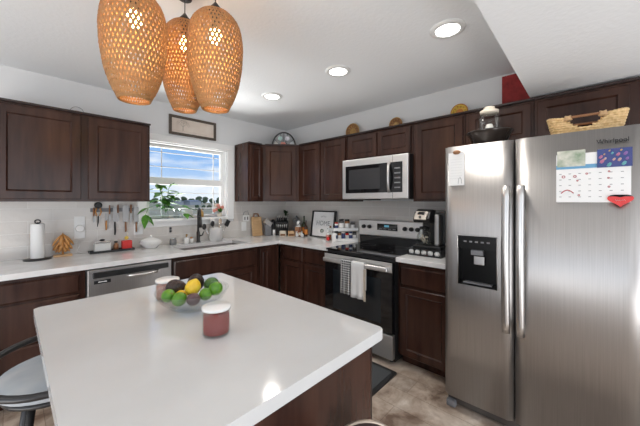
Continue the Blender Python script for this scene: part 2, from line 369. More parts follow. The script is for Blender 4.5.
# range wall, upper: local x = -(world y) - y0
def rwall(name, label, y0, y1, dp, z0, z1, doors, drawers=(), **k):
    f = lambda L: [(-d[0]-(-y0), -d[1]-(-y0), d[2], d[3]) for d in L]
    return cabinet(name, label, (0, y0), RW, y0-y1, dp, z0, z1, f(doors), f(drawers), **k)
rwall('upper_cabinet', 'dark brown two-door wall cabinet between corner and microwave', -.622, -1.411, .31, UZ0, UZ1,
      [(-.665, -1.005, UZ0+.02, UZ1-.03), (-1.025, -1.39, UZ0+.02, UZ1-.03)], lip=True, lipx=(.03, 0))
rwall('upper_cabinet', 'short dark brown two-door cabinet directly over the microwave', -1.412, -2.172, .31, 1.822, UZ1,
      [(-1.44, -1.79, 1.84, UZ1-.03), (-1.805, -2.155, 1.84, UZ1-.03)], frame=.045, lip=True)
rwall('upper_cabinet', 'tall single-door dark brown wall cabinet above the coffee maker', -2.173, -2.622, .31, UZ0, UZ1,
      [(-2.20, -2.605, UZ0+.02, UZ1-.03)], lip=True)
rwall('upper_cabinet', 'low dark brown cabinet over refrigerator, behind the black pan', -2.623, -3.075, .31, 1.80, UZ1,
      [(-2.65, -3.06, 1.82, UZ1-.03)], frame=.045, lip=True)
rwall('upper_cabinet', 'low dark brown cabinet over refrigerator, behind the straw basket', -3.076, -3.60, .31, 1.80, UZ1,
      [(-3.095, -3.54, 1.82, UZ1-.03)], frame=.045, lip=True)
# base cabinets
BZ = .8755
x0 = -3.08
cabinet('base_cabinet', 'dark brown base cabinet with a stack of drawers left of dishwasher', (x0, 0), 0, .615, .60, 0, BZ, [],
        [(.02, .58, .712, .848), (.02, .58, .425, .70), (.02, .58, .13, .413)], toe=True)
x0 = -1.855
cabinet('base_cabinet', 'dark brown sink base cabinet between dishwasher and corner', (x0, 0), 0, .925, .60, 0, BZ,
        [(.02, .45, .13, .655), (.47, .895, .13, .655)], [(.015, .895, .67, .84)], toe=True).name
x0 = -.929
cabinet('base_cabinet', 'dark brown narrow base cabinet in the corner with one full-height door', (x0, 0), 0, .305, .60, 0, BZ,
        [(.025, .165, .13, .84)], toe=True, frame=.035)
rwall('base_cabinet', 'dark brown base cabinet with two drawers left of the range', -.602, -1.411, .60, 0, BZ,
      [(-.67, -1.012, .13, .685), (-1.036, -1.385, .13, .685)], [(-.67, -1.012, .70, .85), (-1.036, -1.385, .70, .85)], toe=True, frame=.05)
rwall('base_cabinet', 'dark brown base cabinet with drawer between range and refrigerator', -2.176, -2.62, .60, 0, BZ,
      [(-2.20, -2.60, .10, .665)], [(-2.20, -2.60, .682, .84)], toe=True, frame=.05)
# worktops
SX0, SX1, SY0, SY1 = -1.72, -1.0, -.545, -.165
b = MB(); z0, z1 = .876, .914
b.box(-3.1, SX0, -.648, -.009, z0, z1); b.box(SX1, -.009, -.648, -.009, z0, z1); b.box(SX0, SX1, -.648, SY0, z0, z1); b.box(SX0, SX1, SY1, -.009, z0, z1)
b.box(-.648, -.009, -1.411, -.648, z0, z1)
tag(b.build('worktop', M['quartz2']), 'white L-shaped stone worktop with sink running into the corner', 'countertop')
tag(MB().box(-.648, -.009, -2.62, -2.176, z0, z1, .003).build('worktop', M['quartz2']), 'short white stone worktop under the coffee maker', 'countertop')
# sink
t = thing('kitchen_sink', 'white undermount double-bowl sink under the window', 'sink', (0, 0, .70))
for (a0, a1) in ((SX0-.005, (SX0+SX1)/2-.012), ((SX0+SX1)/2+.012, SX1+.005)):
    b = MB(); q0, q1 = SY0-.005, SY1+.005; th = .006
    b.box(a0, a1, q0, q1, .03, .036); b.box(a0, a0+th, q0, q1, .036, .174); b.box(a1-th, a1, q0, q1, .036, .174); b.box(a0+th, a1-th, q0, q0+th, .036, .174); b.box(a0+th, a1-th, q1-th, q1, .036, .174)
    b.build('basin', M['ceramic'], t)
    MB().lathe([(0, .0362), (.03, .0362), (.04, .039), (.042, .0365)], ((a0+a1)/2, (q0+q1)/2, 0), 20).build('drain', M['chrome'], t)

# dishwasher
t = thing('dishwasher', 'stainless steel dishwasher with dark control strip beside the drawers', 'dishwasher', (-2.463, 0, 0))
W = .606
MB().box(.003, W-.003, -.58, -.02, .0, .870).build('body', M['steel_dark'], t)
b = MB(); b.box(.006, W-.006, -.625, -.581, .11, .862, .006); b.build('door', M['steel'], t)
b = MB(); b.box(.035, W-.035, -.640, -.622, .797, .840, .006); hp = b.build('control_strip', M['black'], t)
b = MB(); b.box(.045, .15, -.6285, -.6255, .752, .778); sg = b.build('sticker', M['black'], t)
MB().box(.07, .125, -.0295-.6, -.6287, .762, .768).build('printed_line', M['paper'], sg)
b = MB(); b.tube([(.26, -.628, .79), (.27, -.66, .785), (.32, -.668, .782), (.42, -.668, .782), (.47, -.66, .785), (.48, -.628, .79)], .011, 10); b.build('handle', M['handle_steel'], t)

# ================================================================== range
t = thing('range', 'stainless steel electric range with black glass top between base cabinets', 'stove', (0, -1.4135, 0), RW)
W = .759
b = MB(); b.box(0, W, -.645, -.03, .03, .895); b.build('body', M['black'], t)
b = MB(); b.box(0, W, -.668, -.035, .896, .914, .004); ct = b.build('cooktop', M['blackglass'], t)
for (bx, by, br) in ((.2, -.48, .095), (.56, -.48, .075), (.2, -.2, .075), (.56, -.2, .095)):
    MB().lathe([(br, .9143), (br+.002, .9145), (br+.002, .9142)], (bx, by, 0), 40, False, False).build('burner_ring', M['grey'], ct)
b = MB(); b.M = Matrix.Translation((0, -.02, .914)); b.prism([(0, 0), (W, 0), (W, .085), (0, .085)], -.055, 0); b.build('backguard_base', M['blackglass'], t)
b = MB(); b.box(0, W, -.10, -.02, 1.0, 1.175, .012, 3); bk = b.build('control_panel', M['lit_steel'], t)
b = MB(); b.box(.245, .49, -.103, -.099, 1.07, 1.14); dd = b.build('display', M['blackglass'], bk)
for i in range(4): MB().box(.27+i*.055, .305+i*.055, -.105, -.1031, 1.082, 1.088).build('display_mark', M['grey'], dd)
MB().box(.335, .39, -.105, -.1031, 1.105, 1.127).build('clock', mat('display_blue', (.02, .05, .07), .3, emit=(.12, .4, .55), es=.6), dd)
for kx in (.075, .15, .575, .645, .71):
    b = MB(); b.tube([(kx, -.1, 1.10), (kx, -.118, 1.10), (kx, -.13, 1.10)], [.022, .021, .017], 20); b.box(kx-.0035, kx+.0035, -.138, -.129, 1.083, 1.117, .002)
    b.build('knob', M['black'], bk)
b = MB(); b.box(.004, W-.004, -.69, -.647, .27, .868, .005); dr = b.build('oven_door', M['blackglass'], t)
b = MB(); b.box(.11, W-.11, -.6925, -.690, .34, .72, .001); b.build('oven_window', M['ovenglass'], dr)
b = MB(); b.box(.004, W-.004, -.6965, -.6902, .785, .866, .003); b.build('door_band', M['lit_steel'], dr)
b = MB(); b.box(.025, W-.025, -.748, -.722, .795, .835, .01, 3); b.box(.03, .07, -.722, -.697, .8, .83); b.box(W-.07, W-.03, -.722, -.697, .8, .83); b.build('handle', M['handle_steel'], dr)
b = MB(); b.tube([(.36+.022*math.cos(k*PI/8), -.6935, .305+.008*math.sin(k*PI/8)) for k in range(16)], .0022, 6, closed=True); b.box(.345, .375, -.694, -.691, .303, .307); b.build('badge', M['chrome'], dr)
b = MB(); b.box(.004, W-.004, -.69, -.647, .055, .26, .005); b.build('storage_drawer', M['lit_steel'], t)
for kx in (.06, W-.06):
    for ky in (-.6, -.1): MB().cyl((kx, ky, 0), (kx, ky, .03), .018).build('foot', M['black'], t)
# towels over the oven handle
def towel(name, label, xa, xb, zf, zb, m, stripe=None, waves=3, loc=-1.4135):
    n = 18; prof = []
    for z in [zb+(.835-zb)*i/5 for i in range(6)]: prof.append((-.7175, z))
    prof += [(-.719, .8395), (-.727, .8425), (-.743, .8425), (-.751, .8385)]
    for z in [.825+(zf-.825)*i/9 for i in range(10)]: prof.append((-.755, z))
    b = MB(); rows = []
    for i in range(n+1):
        u = i/n; row = []
        for y, z in prof:
            k = max(0, (.83-z)/(.83-zf)); wv = (-.006 - .006*math.sin(u*PI*2*waves))*k if y < -.73 else .0
            xx = xa+(xb-xa)*(u if y < -.73 else u) + .006*k*math.sin(u*3)
            row.append(b.v((xx, y+wv, z)))
        rows.append(row)
    for r0, r1 in zip(rows, rows[1:]):
        for k in range(len(prof)-1): b.f([r0[k], r0[k+1], r1[k+1], r1[k]], True)
    o = b.build(name, m); tag(o, label, 'towel', (0, loc, 0), RW)
    md = o.modifiers.new('thick', 'SOLIDIFY'); md.thickness = .003; md.offset = 1
    return o
towel('dish_towel', 'black and white gridded towel hanging left on the oven handle', .262, .375, .535, .62, check_mat('grid_cloth', (.012, .012, .013), (.7, .7, .69), .021))
o = towel('dish_towel', 'white linen towel with beige edge hanging right on the oven handle', .382, .515, .525, .60, M['linen'], waves=2)
b = MB(); b.box(.517, .537, -.7615, -.757, .515, .79); b.build('border', M['beige'], o)

# ================================================================== microwave
t = thing('microwave', 'stainless over-the-range microwave with black glass door', 'microwave', (0, -1.414, 1.405), RW)
W = .756; Hh = .414
MB().box(0, W, -.375, -.01, .0, Hh).build('body', M['black'], t)
b = MB(); b.box(0, W, -.405, -.376, .0, Hh, .006); fr = b.build('door', M['lit_steel'], t)
b = MB(); b.box(.045, .70, -.408, -.404, .062, .345, .002); gl = b.build('window', M['blackglass'], fr)
b = MB(); b.box(.09, .47, -.4095, -.4085, .10, .305); b.build('screen', mat('mesh_screen', (.035, .035, .038), .25), gl)
b = MB(); b.box(.60, .602, -.4075, -.4045, 0.005, Hh-.005); b.build('seam', M['black'], fr)
b = MB(); pts = [(.565+.012*math.sin(PI*i/10), -.408-.04*math.sin(PI*i/10)**.6, .065+.28*i/10) for i in range(11)]; b.tube(pts, .013, 10); b.build('handle', M['handle_steel'], fr)
b = MB(); b.box(.03, .35, -.36, -.2, -.012, -.0005, .002); b.build('vent_grille', M['black'], t)
for i in range(5): MB().box(.62, .68, -.4092, -.4083, .10+i*.045, .112+i*.045).build('key_row', M['grey'], gl)

# ================================================================== refrigerator
FY0, FY1, FG = -2.645, -3.562, -3.042
t = thing('refrigerator', 'stainless steel side-by-side refrigerator with papers on the door', 'refrigerator', (0, FY0, 0), RW)
W = FY0-FY1; G = FY0-FG
MB().box(.004, W-.004, -.755, -.03, .03, 1.725).build('body', mat('fridge_grey', (.12, .12, .125), .5, metal=.3), t)
DT = 1.742
def fdoor(a0, a1, name, hole=None):
    b = MB(); n = 14
    # gently crowned front, split in columns; bottom z .09, top DT
    cols = sorted(set([a0+(a1-a0)*i/n for i in range(n+1)] + ([hole[0], hole[1]] if hole else [])))
    zs = sorted(set([.09, DT] + ([hole[2], hole[3]] if hole else [])))
    def fy(x):
        e = min(x-a0, a1-x); c = 1-min(1, max(0, e)/.03)
        return -.85+.018*c*c
    V = {}
    for x in cols:
        for z in zs: V[(x, z)] = b.v((x, fy(x), z))
    for x, x2 in zip(cols, cols[1:]):
        for z, z2 in zip(zs, zs[1:]):
            if hole and hole[0]-1e-6 <= x < hole[1]-1e-6 and hole[2]-1e-6 <= z < hole[3]-1e-6: continue
            b.f([V[(x, z)], V[(x2, z)], V[(x2, z2)], V[(x, z2)]], True)
    B = {(x, z): b.v((x, -.76, z)) for x in cols for z in (zs[0], zs[-1])}
    for x, x2 in zip(cols, cols[1:]):
        for z in (zs[0], zs[-1]): b.f([V[(x, z)], V[(x2, z)], B[(x2, z)], B[(x, z)]])
    for x in (cols[0], cols[-1]):
        b.f([V[(x, z)] for z in zs] + [B[(x, zs[-1])], B[(x, zs[0])]])
    b.f([B[(x, zs[0])] for x in cols] + [B[(x, zs[-1])] for x in cols[::-1]])
    if hole:   # recess walls
        x, x2, z, z2 = hole; d = -.785
        q = [(x, z), (x2, z), (x2, z2), (x, z2)]
        f0 = [V[k] for k in q]; 
    return b.build(name, M['steel'], t)
HX0, HX1, HZ0, HZ1 = -FY0-2.645+.089, -FY0-2.645+.311, .845, 1.162
HX0, HX1 = .089, .311
d1 = fdoor(.003, G-.004, 'freezer_door', (HX0, HX1, HZ0, HZ1))
d2 = fdoor(G+.004, W-.003, 'refrigerator_door')
# water dispenser in the freezer door
b = MB()
b.box(HX0, HX1, -.80, -.795, HZ0, HZ1); b.box(HX0-.0, HX0+.006, -.852, -.80, HZ0, HZ1); b.box(HX1-.006, HX1, -.852, -.80, HZ0, HZ1); b.box(HX0, HX1, -.852, -.80, HZ0, HZ0+.012); b.box(HX0+.006, HX1-.006, -.85, -.80, HZ1-.085, HZ1)
dp = b.build('dispenser', mat('dispenser_black', (.006, .006, .006), .3, spec=.25), d1)
b = MB(); b.tube([(HX0-.001, -.8515, HZ0), (HX1+.001, -.8515, HZ0), (HX1+.001, -.8515, HZ1), (HX0-.001, -.8515, HZ1)], .003, 6, closed=True); b.build('dispenser_trim', M['handle_steel'], dp)
b = MB(); b.box(HX0+.075, HX0+.145, -.846, -.815, HZ0+.195, HZ0+.228, .004); b.build('spout', M['grey'], dp)
b = MB(); b.box(HX0+.09, HX0+.15, -.835, -.825, HZ0+.135, HZ0+.188, .004); b.build('paddle', M['handle_steel'], dp)
for i in range(5): MB().box(HX0+.035+i*.033, HX0+.052+i*.033, -.8512, -.8502, HZ1-.042, HZ1-.032).build('button', M['grey'], dp)
b = MB(); b.box(HX0+.03, HX1-.03, -.845, -.802, HZ0+.012, HZ0+.018); b.build('drip_tray', M['grey'], dp)
def fhandle(xc, par):
    b = MB(); n = 14; pr = None
    z0, z1 = .615, 1.472; w2 = .021
    rows = []
    for i in range(n+1):
        u = i/n; z = z0+(z1-z0)*u; y = -.884-.022*math.sin(PI*u)
        rows.append([b.v((xc-w2, y+.004, z)), b.v((xc-w2*.6, y-.009, z)), b.v((xc+w2*.6, y-.009, z)), b.v((xc+w2, y+.004, z)), b.v((xc+w2*.6, y+.010, z)), b.v((xc-w2*.6, y+.010, z))])
    for r0, r1 in zip(rows, rows[1:]):
        for k in range(6): b.f([r0[k], r0[(k+1) % 6], r1[(k+1) % 6], r1[k]], True)
    b.f(rows[0]); b.f(rows[-1])
    b.box(xc-.012, xc+.012, -.885, -.848, z0+.005, z0+.05); b.box(xc-.012, xc+.012, -.885, -.848, z1-.05, z1-.005)
    b.build('handle', M['handle_steel'], par)
fhandle(G-.034, d1); fhandle(G+.036, d2)
b = MB(); b.box(.01, W-.01, -.80, -.757, .02, .085, .004); b.build('toe_grille', M['steel_dark'], t)
for k in (.035, W-.035):
    b = MB(); b.box(k-.03, k+.03, -.83, -.74, 0, .045, .01); b.build('foot', M['grey'], t)
for k in (.04, W-.04):
    b = MB(); b.box(k-.025, k+.025, -.83, -.70, 1.726, 1.758, .006) if False else b.box(k-.025, k+.025, -.75, -.68, 1.7255, 1.745, .006); b.build('hinge_cover', M['grey'], t)
text('maker_name', 'Whirlpool', .030, M['black'], d2, Matrix.Translation((.800, -.8508, 1.668)) @ RX @ Matrix.Diagonal((.9, 1, 1, 1)))
# things stuck on the doors (fixed, local frame of the refrigerator front)
def stuck(name, label, cat): return thing(name, label, cat, (-.8505, FY0, 0), RW)
t = stuck('notepad', 'white notepad hung high on the left refrigerator door', 'notepad')
MB().box(.032, .128, -.006, 0, 1.485, 1.70).build('pages', M['paper'], t)
b = MB()
for i in range(8): b.box(.045, .115, -.0068, -.0061, 1.53+i*.018, 1.531+i*.018)
b.build('ruled_lines', mat('line_grey', (.55, .55, .56), .8), t)
b = MB(); b.tube([(.092, -.0065, 1.495), (.095, -.0065, 1.525), (.103, -.0065, 1.54), (.112, -.0065, 1.522), (.114, -.0065, 1.495)], .0012, 5); b.build('sketch', M['grey'], t)
b = MB(); b.tube([(.083+.0*k, -.012-.0*k, 1.715) for k in (0,)] + [(.083, -.0065, 1.715)], .001, 4) if False else b.lathe([(0, 0), (.024, 0), (.022, .006), (0, .007)], (0, 0, 0), 20, sx=1, sy=.6)
mg = b.build('magnet', M['brownwood']); tag(mg, 'brown oval magnet holding the white notepad', 'magnet'); mg.location = (-.857, FY0-.083, 1.702); mg.rotation_euler = (PI/2, 0, RW)
t = stuck('wall_calendar', 'white calendar with coloured marks on the right refrigerator door', 'calendar')
cx0, cx1, cz0, cz1 = .588, .862, 1.376, 1.628
MB().box(cx0, cx1, -.003, 0, cz0, cz1).build('page', M['paper'], t)
b = MB(); b.box(cx0, cx0+.19, -.0042, -.0031, cz1-.078, cz1-.058); b.build('blue_band', mat('calendar_blue', (.13, .34, .55), .6), t)
b = MB(); b.box(cx0+.004, cx0+.115, -.0046, -.0043, cz1-.066, cz1+.018); b.build('printed_photo', mat('calendar_photo', (.72, .70, .62), .6, noise=((22, 22, 22), 4, (.22, .30, .20))), t)
b = MB()
for i in range(7):
    for j in range(5):
        x = cx0+.012+i*.038; z = cz1-.105-j*.030
        b.box(x, x+.010, -.0036, -.0031, z, z+.0028)
b.build('dates', M['grey'], t)
SR = mat('sticker_red', (.45, .08, .09), .6)
b = MB()
for x, z, r in ((.03, -.118, .010), (.075, -.118, .009), (.12, -.106, .006), (.2, -.10, .005), (.085, -.14, .005), (.09, -.215, .006), (.2, -.175, .006), (.198, -.132, .005)):
    MB().tube([(cx0+x+r*.6*math.cos(k*PI/5), -.0034, cz1+z+r*.6*math.sin(k*PI/5)) for k in range(10)], .0017, 5, closed=True).build('sticker', SR, t)
b.tube([(cx0+.02+.05*k/8, -.0036, cz1-.205+.017*math.sin(PI*k/8)) for k in range(9)], .0025, 5)
b.build('sticker', SR, t)
t = stuck('postcard', 'colourful blue and purple postcard below the maker name on refrigerator', 'postcard')
b = MB(); b.box(.746, .866, -.0075, -.0045, 1.548, 1.638); b.build('card', mat('card_blue', (.015, .05, .20), .3, noise=((30, 30, 30), 3, (.05, .05, .20))), t)
cols = [((.7, .25, .45), [(.76, 1.60, .012), (.765, 1.578, .014), (.82, 1.607, .012)]), ((.85, .55, .5), [(.775, 1.59, .009), (.806, 1.585, .009), (.825, 1.582, .011)]), ((.2, .6, .65), [(.79, 1.56, .014), (.84, 1.563, .013), (.80, 1.615, .008)]), ((.75, .5, .2), [(.79, 1.628, .006), (.83, 1.627, .007), (.772, 1.612, .006)]), ((.4, .2, .6), [(.845, 1.61, .012), (.85, 1.585, .01)])]
for i, (cc, L) in enumerate(cols):
    cm_ = mat('card_ink', tuple(q*.6 for q in cc), .4)
    for j, (x, z, r) in enumerate(L): MB().tube([(x-r*.5, -.0077-.0001*i, z-r*.6), (x-.1*r, -.0077-.0001*i, z), (x+r*.3, -.0077-.0001*i, z+r*.7)], [r*.35, r*.55, r*.3], 6, flat=.04, up=(0, 1, 0)).build('printed_shape', cm_, t)
t = stuck('heart_magnet', 'red heart magnet on lower right corner of the calendar', 'magnet')
hp = []
for k in range(28):
    a = 2*PI*k/28; hp.append((.826+.0028*16*math.sin(a)**3, 1.388+.0021*(13*math.cos(a)-5*math.cos(2*a)-2*math.cos(3*a)-math.cos(4*a))))
MB().prism(hp, -.011, -.0035).build('heart', M['red'], t)
b = MB(); b.prism([(x*1+.0, z) for x, z in [p for p in hp if p[1] > 1.400]], -.0116, -.0111); b.build('dark_band', M['black'], t)
b = MB(); b.tube([(.808+.036*k/16, -.0118, 1.386+.0035*math.sin(k*1.9)) for k in range(17)], .0011, 5, flat=.3); b.build('script_line', M['paper'], t)

# ================================================================== island
IX0, IX1, IY0, IY1 = -2.78, -1.907, -2.81, -1.586
t = thing('kitchen_island', 'kitchen island with white top and dark brown base in the foreground', 'island', ((IX0+IX1)/2, (IY0+IY1)/2, 0))
hx, hy = (IX1-IX0)/2, (IY1-IY0)/2
def rr(hx, hy, r, n=6):
    P = []
    for cx_, cy_, a in ((hx-r, hy-r, 0), (-hx+r, hy-r, PI/2), (-hx+r, -hy+r, PI), (hx-r, -hy+r, 3*PI/2)):
        for i in range(n+1): P.append((cx_+r*math.cos(a+PI/2*i/n), cy_+r*math.sin(a+PI/2*i/n)))
    return P
MB().slab(rr(hx, hy, .018), .876, .914, .004).build('top', M['quartz'], t)
b = MB(); b.box(-hx+.29, hx-.035, -hy+.035, hy-.035, .09, .8755); b.box(-hx+.29, hx-.10, -hy+.045, hy-.045, 0, .09); b.build('base', M['wood'], t)
for sy in (-hy+.035, hy-.053):
    MB().box(hx-.0345, hx-.029, sy, sy+.018, .09, .8755).build('corner_strip', M['wood_dark'], t)
b = MB(); b.M = Matrix.Translation((hx-.035, 0, 0)) @ Matrix.Rotation(PI/2, 4, 'Z')
b.panel(-hy+.07, -.01, .13, .85, 0, .02, .055); b.build('door', M['wood'], t)
b = MB(); b.M = Matrix.Translation((hx-.035, 0, 0)) @ Matrix.Rotation(PI/2, 4, 'Z')
b.panel(.01, hy-.07, .13, .85, 0, .02, .055); b.build('door', M['wood'], t)

# mat before the range
t = thing('floor_mat', 'dark grey floor mat with black border before the range', 'mat', (-.93, -1.78, 0))
MB().slab(rr(.20, .46, .02), 0, .009, .003).build('border', M['black'], t)
MB().slab(rr(.165, .425, .015), .0092, .013, .002).build('centre', mat('mat_grey', (.07, .075, .08), .8, bump=((120,120,120), .4)), t)

# ================================================================== bar stools
def stool(label, loc, rz):
    t = thing('bar_stool', label, 'stool', loc, rz, None)
    MB().lathe([(0, .625), (.17, .625), (.192, .638), (.20, .66), (.19, .68), (.13, .695), (0, .70)], (0,0,0), 36).build('seat', M['fabric'], t)
    MB().lathe([(0, .595), (.15, .595), (.178, .61), (.178, .6245), (0, .6245)], (0,0,0), 32).build('seat_pan', M['blackmetal'], t)
    # local -x is the back
    pts = [(.236*math.cos(a),   .236*math.sin(a), .715+.03*math.sin(a)) for a in [PI*.38+PI*1.24*i/24 for i in range(25)]]
    MB().tube(pts, .013, 10).build('back_rail', M['blackmetal'], t)
    for a in (PI*.42, PI*1.0, PI*1.58):
        MB().tube([(.165*math.cos(a), .165*math.sin(a), .61), (.225*math.cos(a), .225*math.sin(a), .63), (.236*math.cos(a), .236*math.sin(a), .715+.03*math.sin(a))], .009, 8).build('back_post', M['blackmetal'], t)
    for k in range(4):
        a = PI/4+k*PI/2
        MB().cyl((.13*math.cos(a), .13*math.sin(a), .594), (.23*math.cos(a), .23*math.sin(a), .0), .013, 10).build('leg', M['blackmetal'], t)
    MB().tube([(.208*math.cos(2*PI*k/28), .208*math.sin(2*PI*k/28), .2) for k in range(28)], .009, 8, closed=True).build('foot_ring', M['blackmetal'], t)
    return t
stool('blue-grey round bar stool with black rail at the left of island', (-2.70, -1.71, 0), 0)
t = thing('bar_stool', 'dark stool with arched light-rimmed back at the near island end', 'stool', (-2.225, -2.975, 0), math.radians(-43))
MB().lathe([(0, .56), (.14, .56), (.15, .575), (.15, .6), (0, .61)], (0, -.02, 0), 28).build('seat', M['blackmetal'], t)
ap = [(-.08, .0), (-.08, .07)] + [(-.08*math.cos(PI*i/14), .07+.055*math.sin(PI*i/14)) for i in range(1, 14)] + [(.08, .07), (.08, .0)]
b = MB(); b.M = Matrix.Translation((0, .13, .608)); b.prism(ap, -.008, .008); b.build('backrest', M['wood_dark'], t)
b = MB(); b.tube([(x, .13, .608+z) for x, z in ap], .006, 8); b.build('back_trim', mat('bronze_rim', (.40, .33, .27), .35, metal=.8), t)
for k in range(4):
    a = PI/4+k*PI/2
    MB().cyl((.09*math.cos(a), -.02+.09*math.sin(a), .56), (.15*math.cos(a), -.02+.15*math.sin(a), 0), .012, 10).build('leg', M['blackmetal'], t)

# ================================================================== ceiling lights
for i, (x, y, lab) in enumerate(((-1.0, -2.72, 'round recessed ceiling light nearest the refrigerator soffit'), (-1.02, -1.86, 'round recessed ceiling light in front of the microwave, middle one'), (-1.04, -1.01, 'round recessed ceiling light nearest the corner'))):
    t = thing('ceiling_light', lab, 'light', (x, y, ZC), 0, None)
    MB().lathe([(.07, -.004), (.072, -.011), (.10, -.009), (.104, -.0005)], (0,0,0), 36, False, False).build('trim_ring', M['white'], t)
    MB().lathe([(0, -.008), (.071, -.0075)], (0,0,0), 36, False, False).build('lens', mat('light_lens', (1,1,1), .5, emit=(1, .97, .93), es=9), t)
    l = bpy.data.lights.new('downlight', 'SPOT'); l.energy = 17; l.spot_size = 2.5; l.spot_blend = .6; l.shadow_soft_size = .07; l.color = (1, .95, .88)
    o = bpy.data.objects.new('downlight', l); COL.objects.link(o); o.location = (0, 0, -.03); o.parent = t

# ================================================================== woven pendants
PH, PR = .46, .125
prof = [(0, .25), (.03, .50), (.1, .78), (.2, .93), (.35, 1), (.55, .965), (.75, .85), (.9, .665), (.97, .53), (1, .47)]
def pr(t):
    for (a, ra), (b_, rb) in zip(prof, prof[1:]):
        if t <= b_:
            u = (t-a)/(b_-a); return PR*(ra+(rb-ra)*u)
    return PR*prof[-1][1]
def prs(t):   # smoothed radius
    return sum(pr(min(1, max(0, t+d))) for d in (-.04, -.02, 0, .02, .04))/5 if .05 < t < .95 else pr(t)
def weave(sign, n=44, steps=40, turns=.27, hw=.0047):
    b = MB()
    for k in range(n):
        rows = []
        def P(u, off=0):
            a = 2*PI*k/n+sign*turns*2*PI*u; r = prs(u)+off
            return Vector((r*math.cos(a), r*math.sin(a), PH*(1-u)))
        for i in range(steps+1):
            u = i/steps; p = P(u); d = (P(min(1, u+.01))-P(max(0, u-.01))).normalized(); a = 2*PI*k/n+sign*turns*2*PI*u
            nrm = Vector((math.cos(a), math.sin(a), 0)); nrm = (nrm-d*nrm.dot(d)).normalized(); lat = d.cross(nrm)
            off = .0013*sign*math.cos(PI*(2*turns*n*u))
            w_ = hw*prs(u)/PR
            rows.append([b.v(p+nrm*(off+.0006)+lat*w_), b.v(p+nrm*(off+.0006)-lat*w_), b.v(p+nrm*(off-.0006)-lat*w_), b.v(p+nrm*(off-.0006)+lat*w_)])
        for r0, r1 in zip(rows, rows[1:]):
            for q in range(4): b.f([r0[q], r0[(q+1) % 4], r1[(q+1) % 4], r1[q]])
    return b
def make_pendant(label, loc):
    t = thing('pendant_lamp', label, 'lamp', loc, 0, 'woven bamboo pendants over the island')
    b = weave(1); b2 = weave(-1)
    me2 = bpy.data.meshes.new('tmp'); b2.b.to_mesh(me2); b.b.from_mesh(me2); bpy.data.meshes.remove(me2)
    sh = b.build('shade', M['bamboo'], t)
    b = MB()
    for z, r in ((.0, .47*PR), (.006, .49*PR)): b.tube([(r*math.cos(2*PI*k/32), r*math.sin(2*PI*k/32), z) for k in range(32)], .0038, 6, closed=True)
    b.build('rim', M['bamboo'], sh)
    MB().lathe([(.006, .045), (.02, .026), (.034, .010), (.036, .0), (0, 0)], (0, 0, PH-.004), 20).build('cap', M['black'], t)
    MB().lathe([(0, 0), (.018, 0), (.018, .05), (.006, .06), (0, .06)], (0, 0, PH-.075), 16).build('socket', M['black'], t)
    MB().ball((0, 0, PH-.115), (.03, .03, .04), 16, 10).build('bulb', mat('bulb_glow', (1, .8, .5), .4, emit=(1, .62, .25), es=30), t)
    return t
def cord(t, z):
    MB().cyl((0, 0, PH+.035), (0, 0, ZC-z-.018), .0028, 8).build('cord', M['black'], t)
    MB().lathe([(0, 0), (.036, 0), (.04, .0175), (0, .0175)], (0, 0, ZC-z-.018), 24).build('canopy', M['black'], t)
    l = bpy.data.lights.new('bulb_light', 'POINT'); l.energy = 3.4; l.shadow_soft_size = .035; l.color = (1, .66, .33)
    o = bpy.data.objects.new('bulb_light', l); COL.objects.link(o); o.location = (0, 0, PH-.20); o.parent = t
p0 = make_pendant('woven bamboo pendant lamp, leftmost and nearest of the three', (-2.49, -1.955, 1.81))
p1 = copy_tree(p0); p1.location = (-2.189, -2.075, 1.815); p1['label'] = 'woven bamboo pendant lamp, right one of the three over the fruit bowl'
p2 = copy_tree(p0); p2.location = (-2.230, -1.826, 1.855); p2['label'] = 'woven bamboo pendant lamp, middle one partly hidden behind its neighbours'
p2.scale = (.92, .92, 1)
for p, z in ((p0, 1.81), (p1, 1.815), (p2, 1.855)): cord(p, z)

# ================================================================== on the island
BC = (-2.305, -2.10)
t = thing('fruit_bowl', 'clear glass bowl of mixed fruit on the white island', 'bowl', (BC[0], BC[1], .9142))
pf = [(0, .006), (.05, .006), (.085, .022), (.12, .05), (.142, .086), (.147, .088), (.149, .084), (.126, .046), (.09, .016), (.055, 0), (0, 0)]
MB().lathe(pf, (0,0,0), 44).build('bowl', M['glass'], t)
dv = Vector((math.sin(.82), math.cos(.82))); rv = Vector((math.cos(.82), -math.sin(.82)))   # only used to lay the fruit out
def fruit(name, label, a, bk, z, r, m, shape='ball', rot=(0,0,0)):
    # a: along the bowl towards the right jar side, bk: towards the windows
    x = BC[0]+rv.x*a+dv.x*bk; y = BC[1]+rv.y*a+dv.y*bk
    if shape == 'avocado': fn = lambda q, d: Vector((q.x*(1-.25*d.z), q.y*(1-.25*d.z), q.z*1.25))
    elif shape == 'lemon': fn = lambda q, d: Vector((q.x, q.y, q.z*(1.1+.25*abs(d.z)**8)))
    else: fn = lambda q, d: Vector((q.x, q.y, q.z*1.06))
    o = MB().ball((0,0,0), r, 20, 14, fn).build(name, m); tag(o, label, 'fruit', group=None); o.location = (x, y, .914+z); o.rotation_euler = rot
    st = MB().cyl((0, 0, -r*1.30 if shape == 'avocado' else r*1.03), (0, 0, (-r*1.38 if shape == 'avocado' else r*1.12)), r*.1, 8).build('stem_end', M['brownwood'], o)
    return o
lime = mat('lime_skin', (.05, .19, .012), .3, noise=((35,35,35), 4, (.15, .34, .02)), bump=((200,200,200), .15))
lemon = mat('lemon_skin', (.78, .48, .02), .35, noise=((25,25,25), 3, (.85, .62, .06)), bump=((180,180,180), .2))
avo = mat('avocado_skin', (.016, .010, .008), .38, noise=((40,40,40), 4, (.05, .024, .02)), bump=((140,140,140), .6))
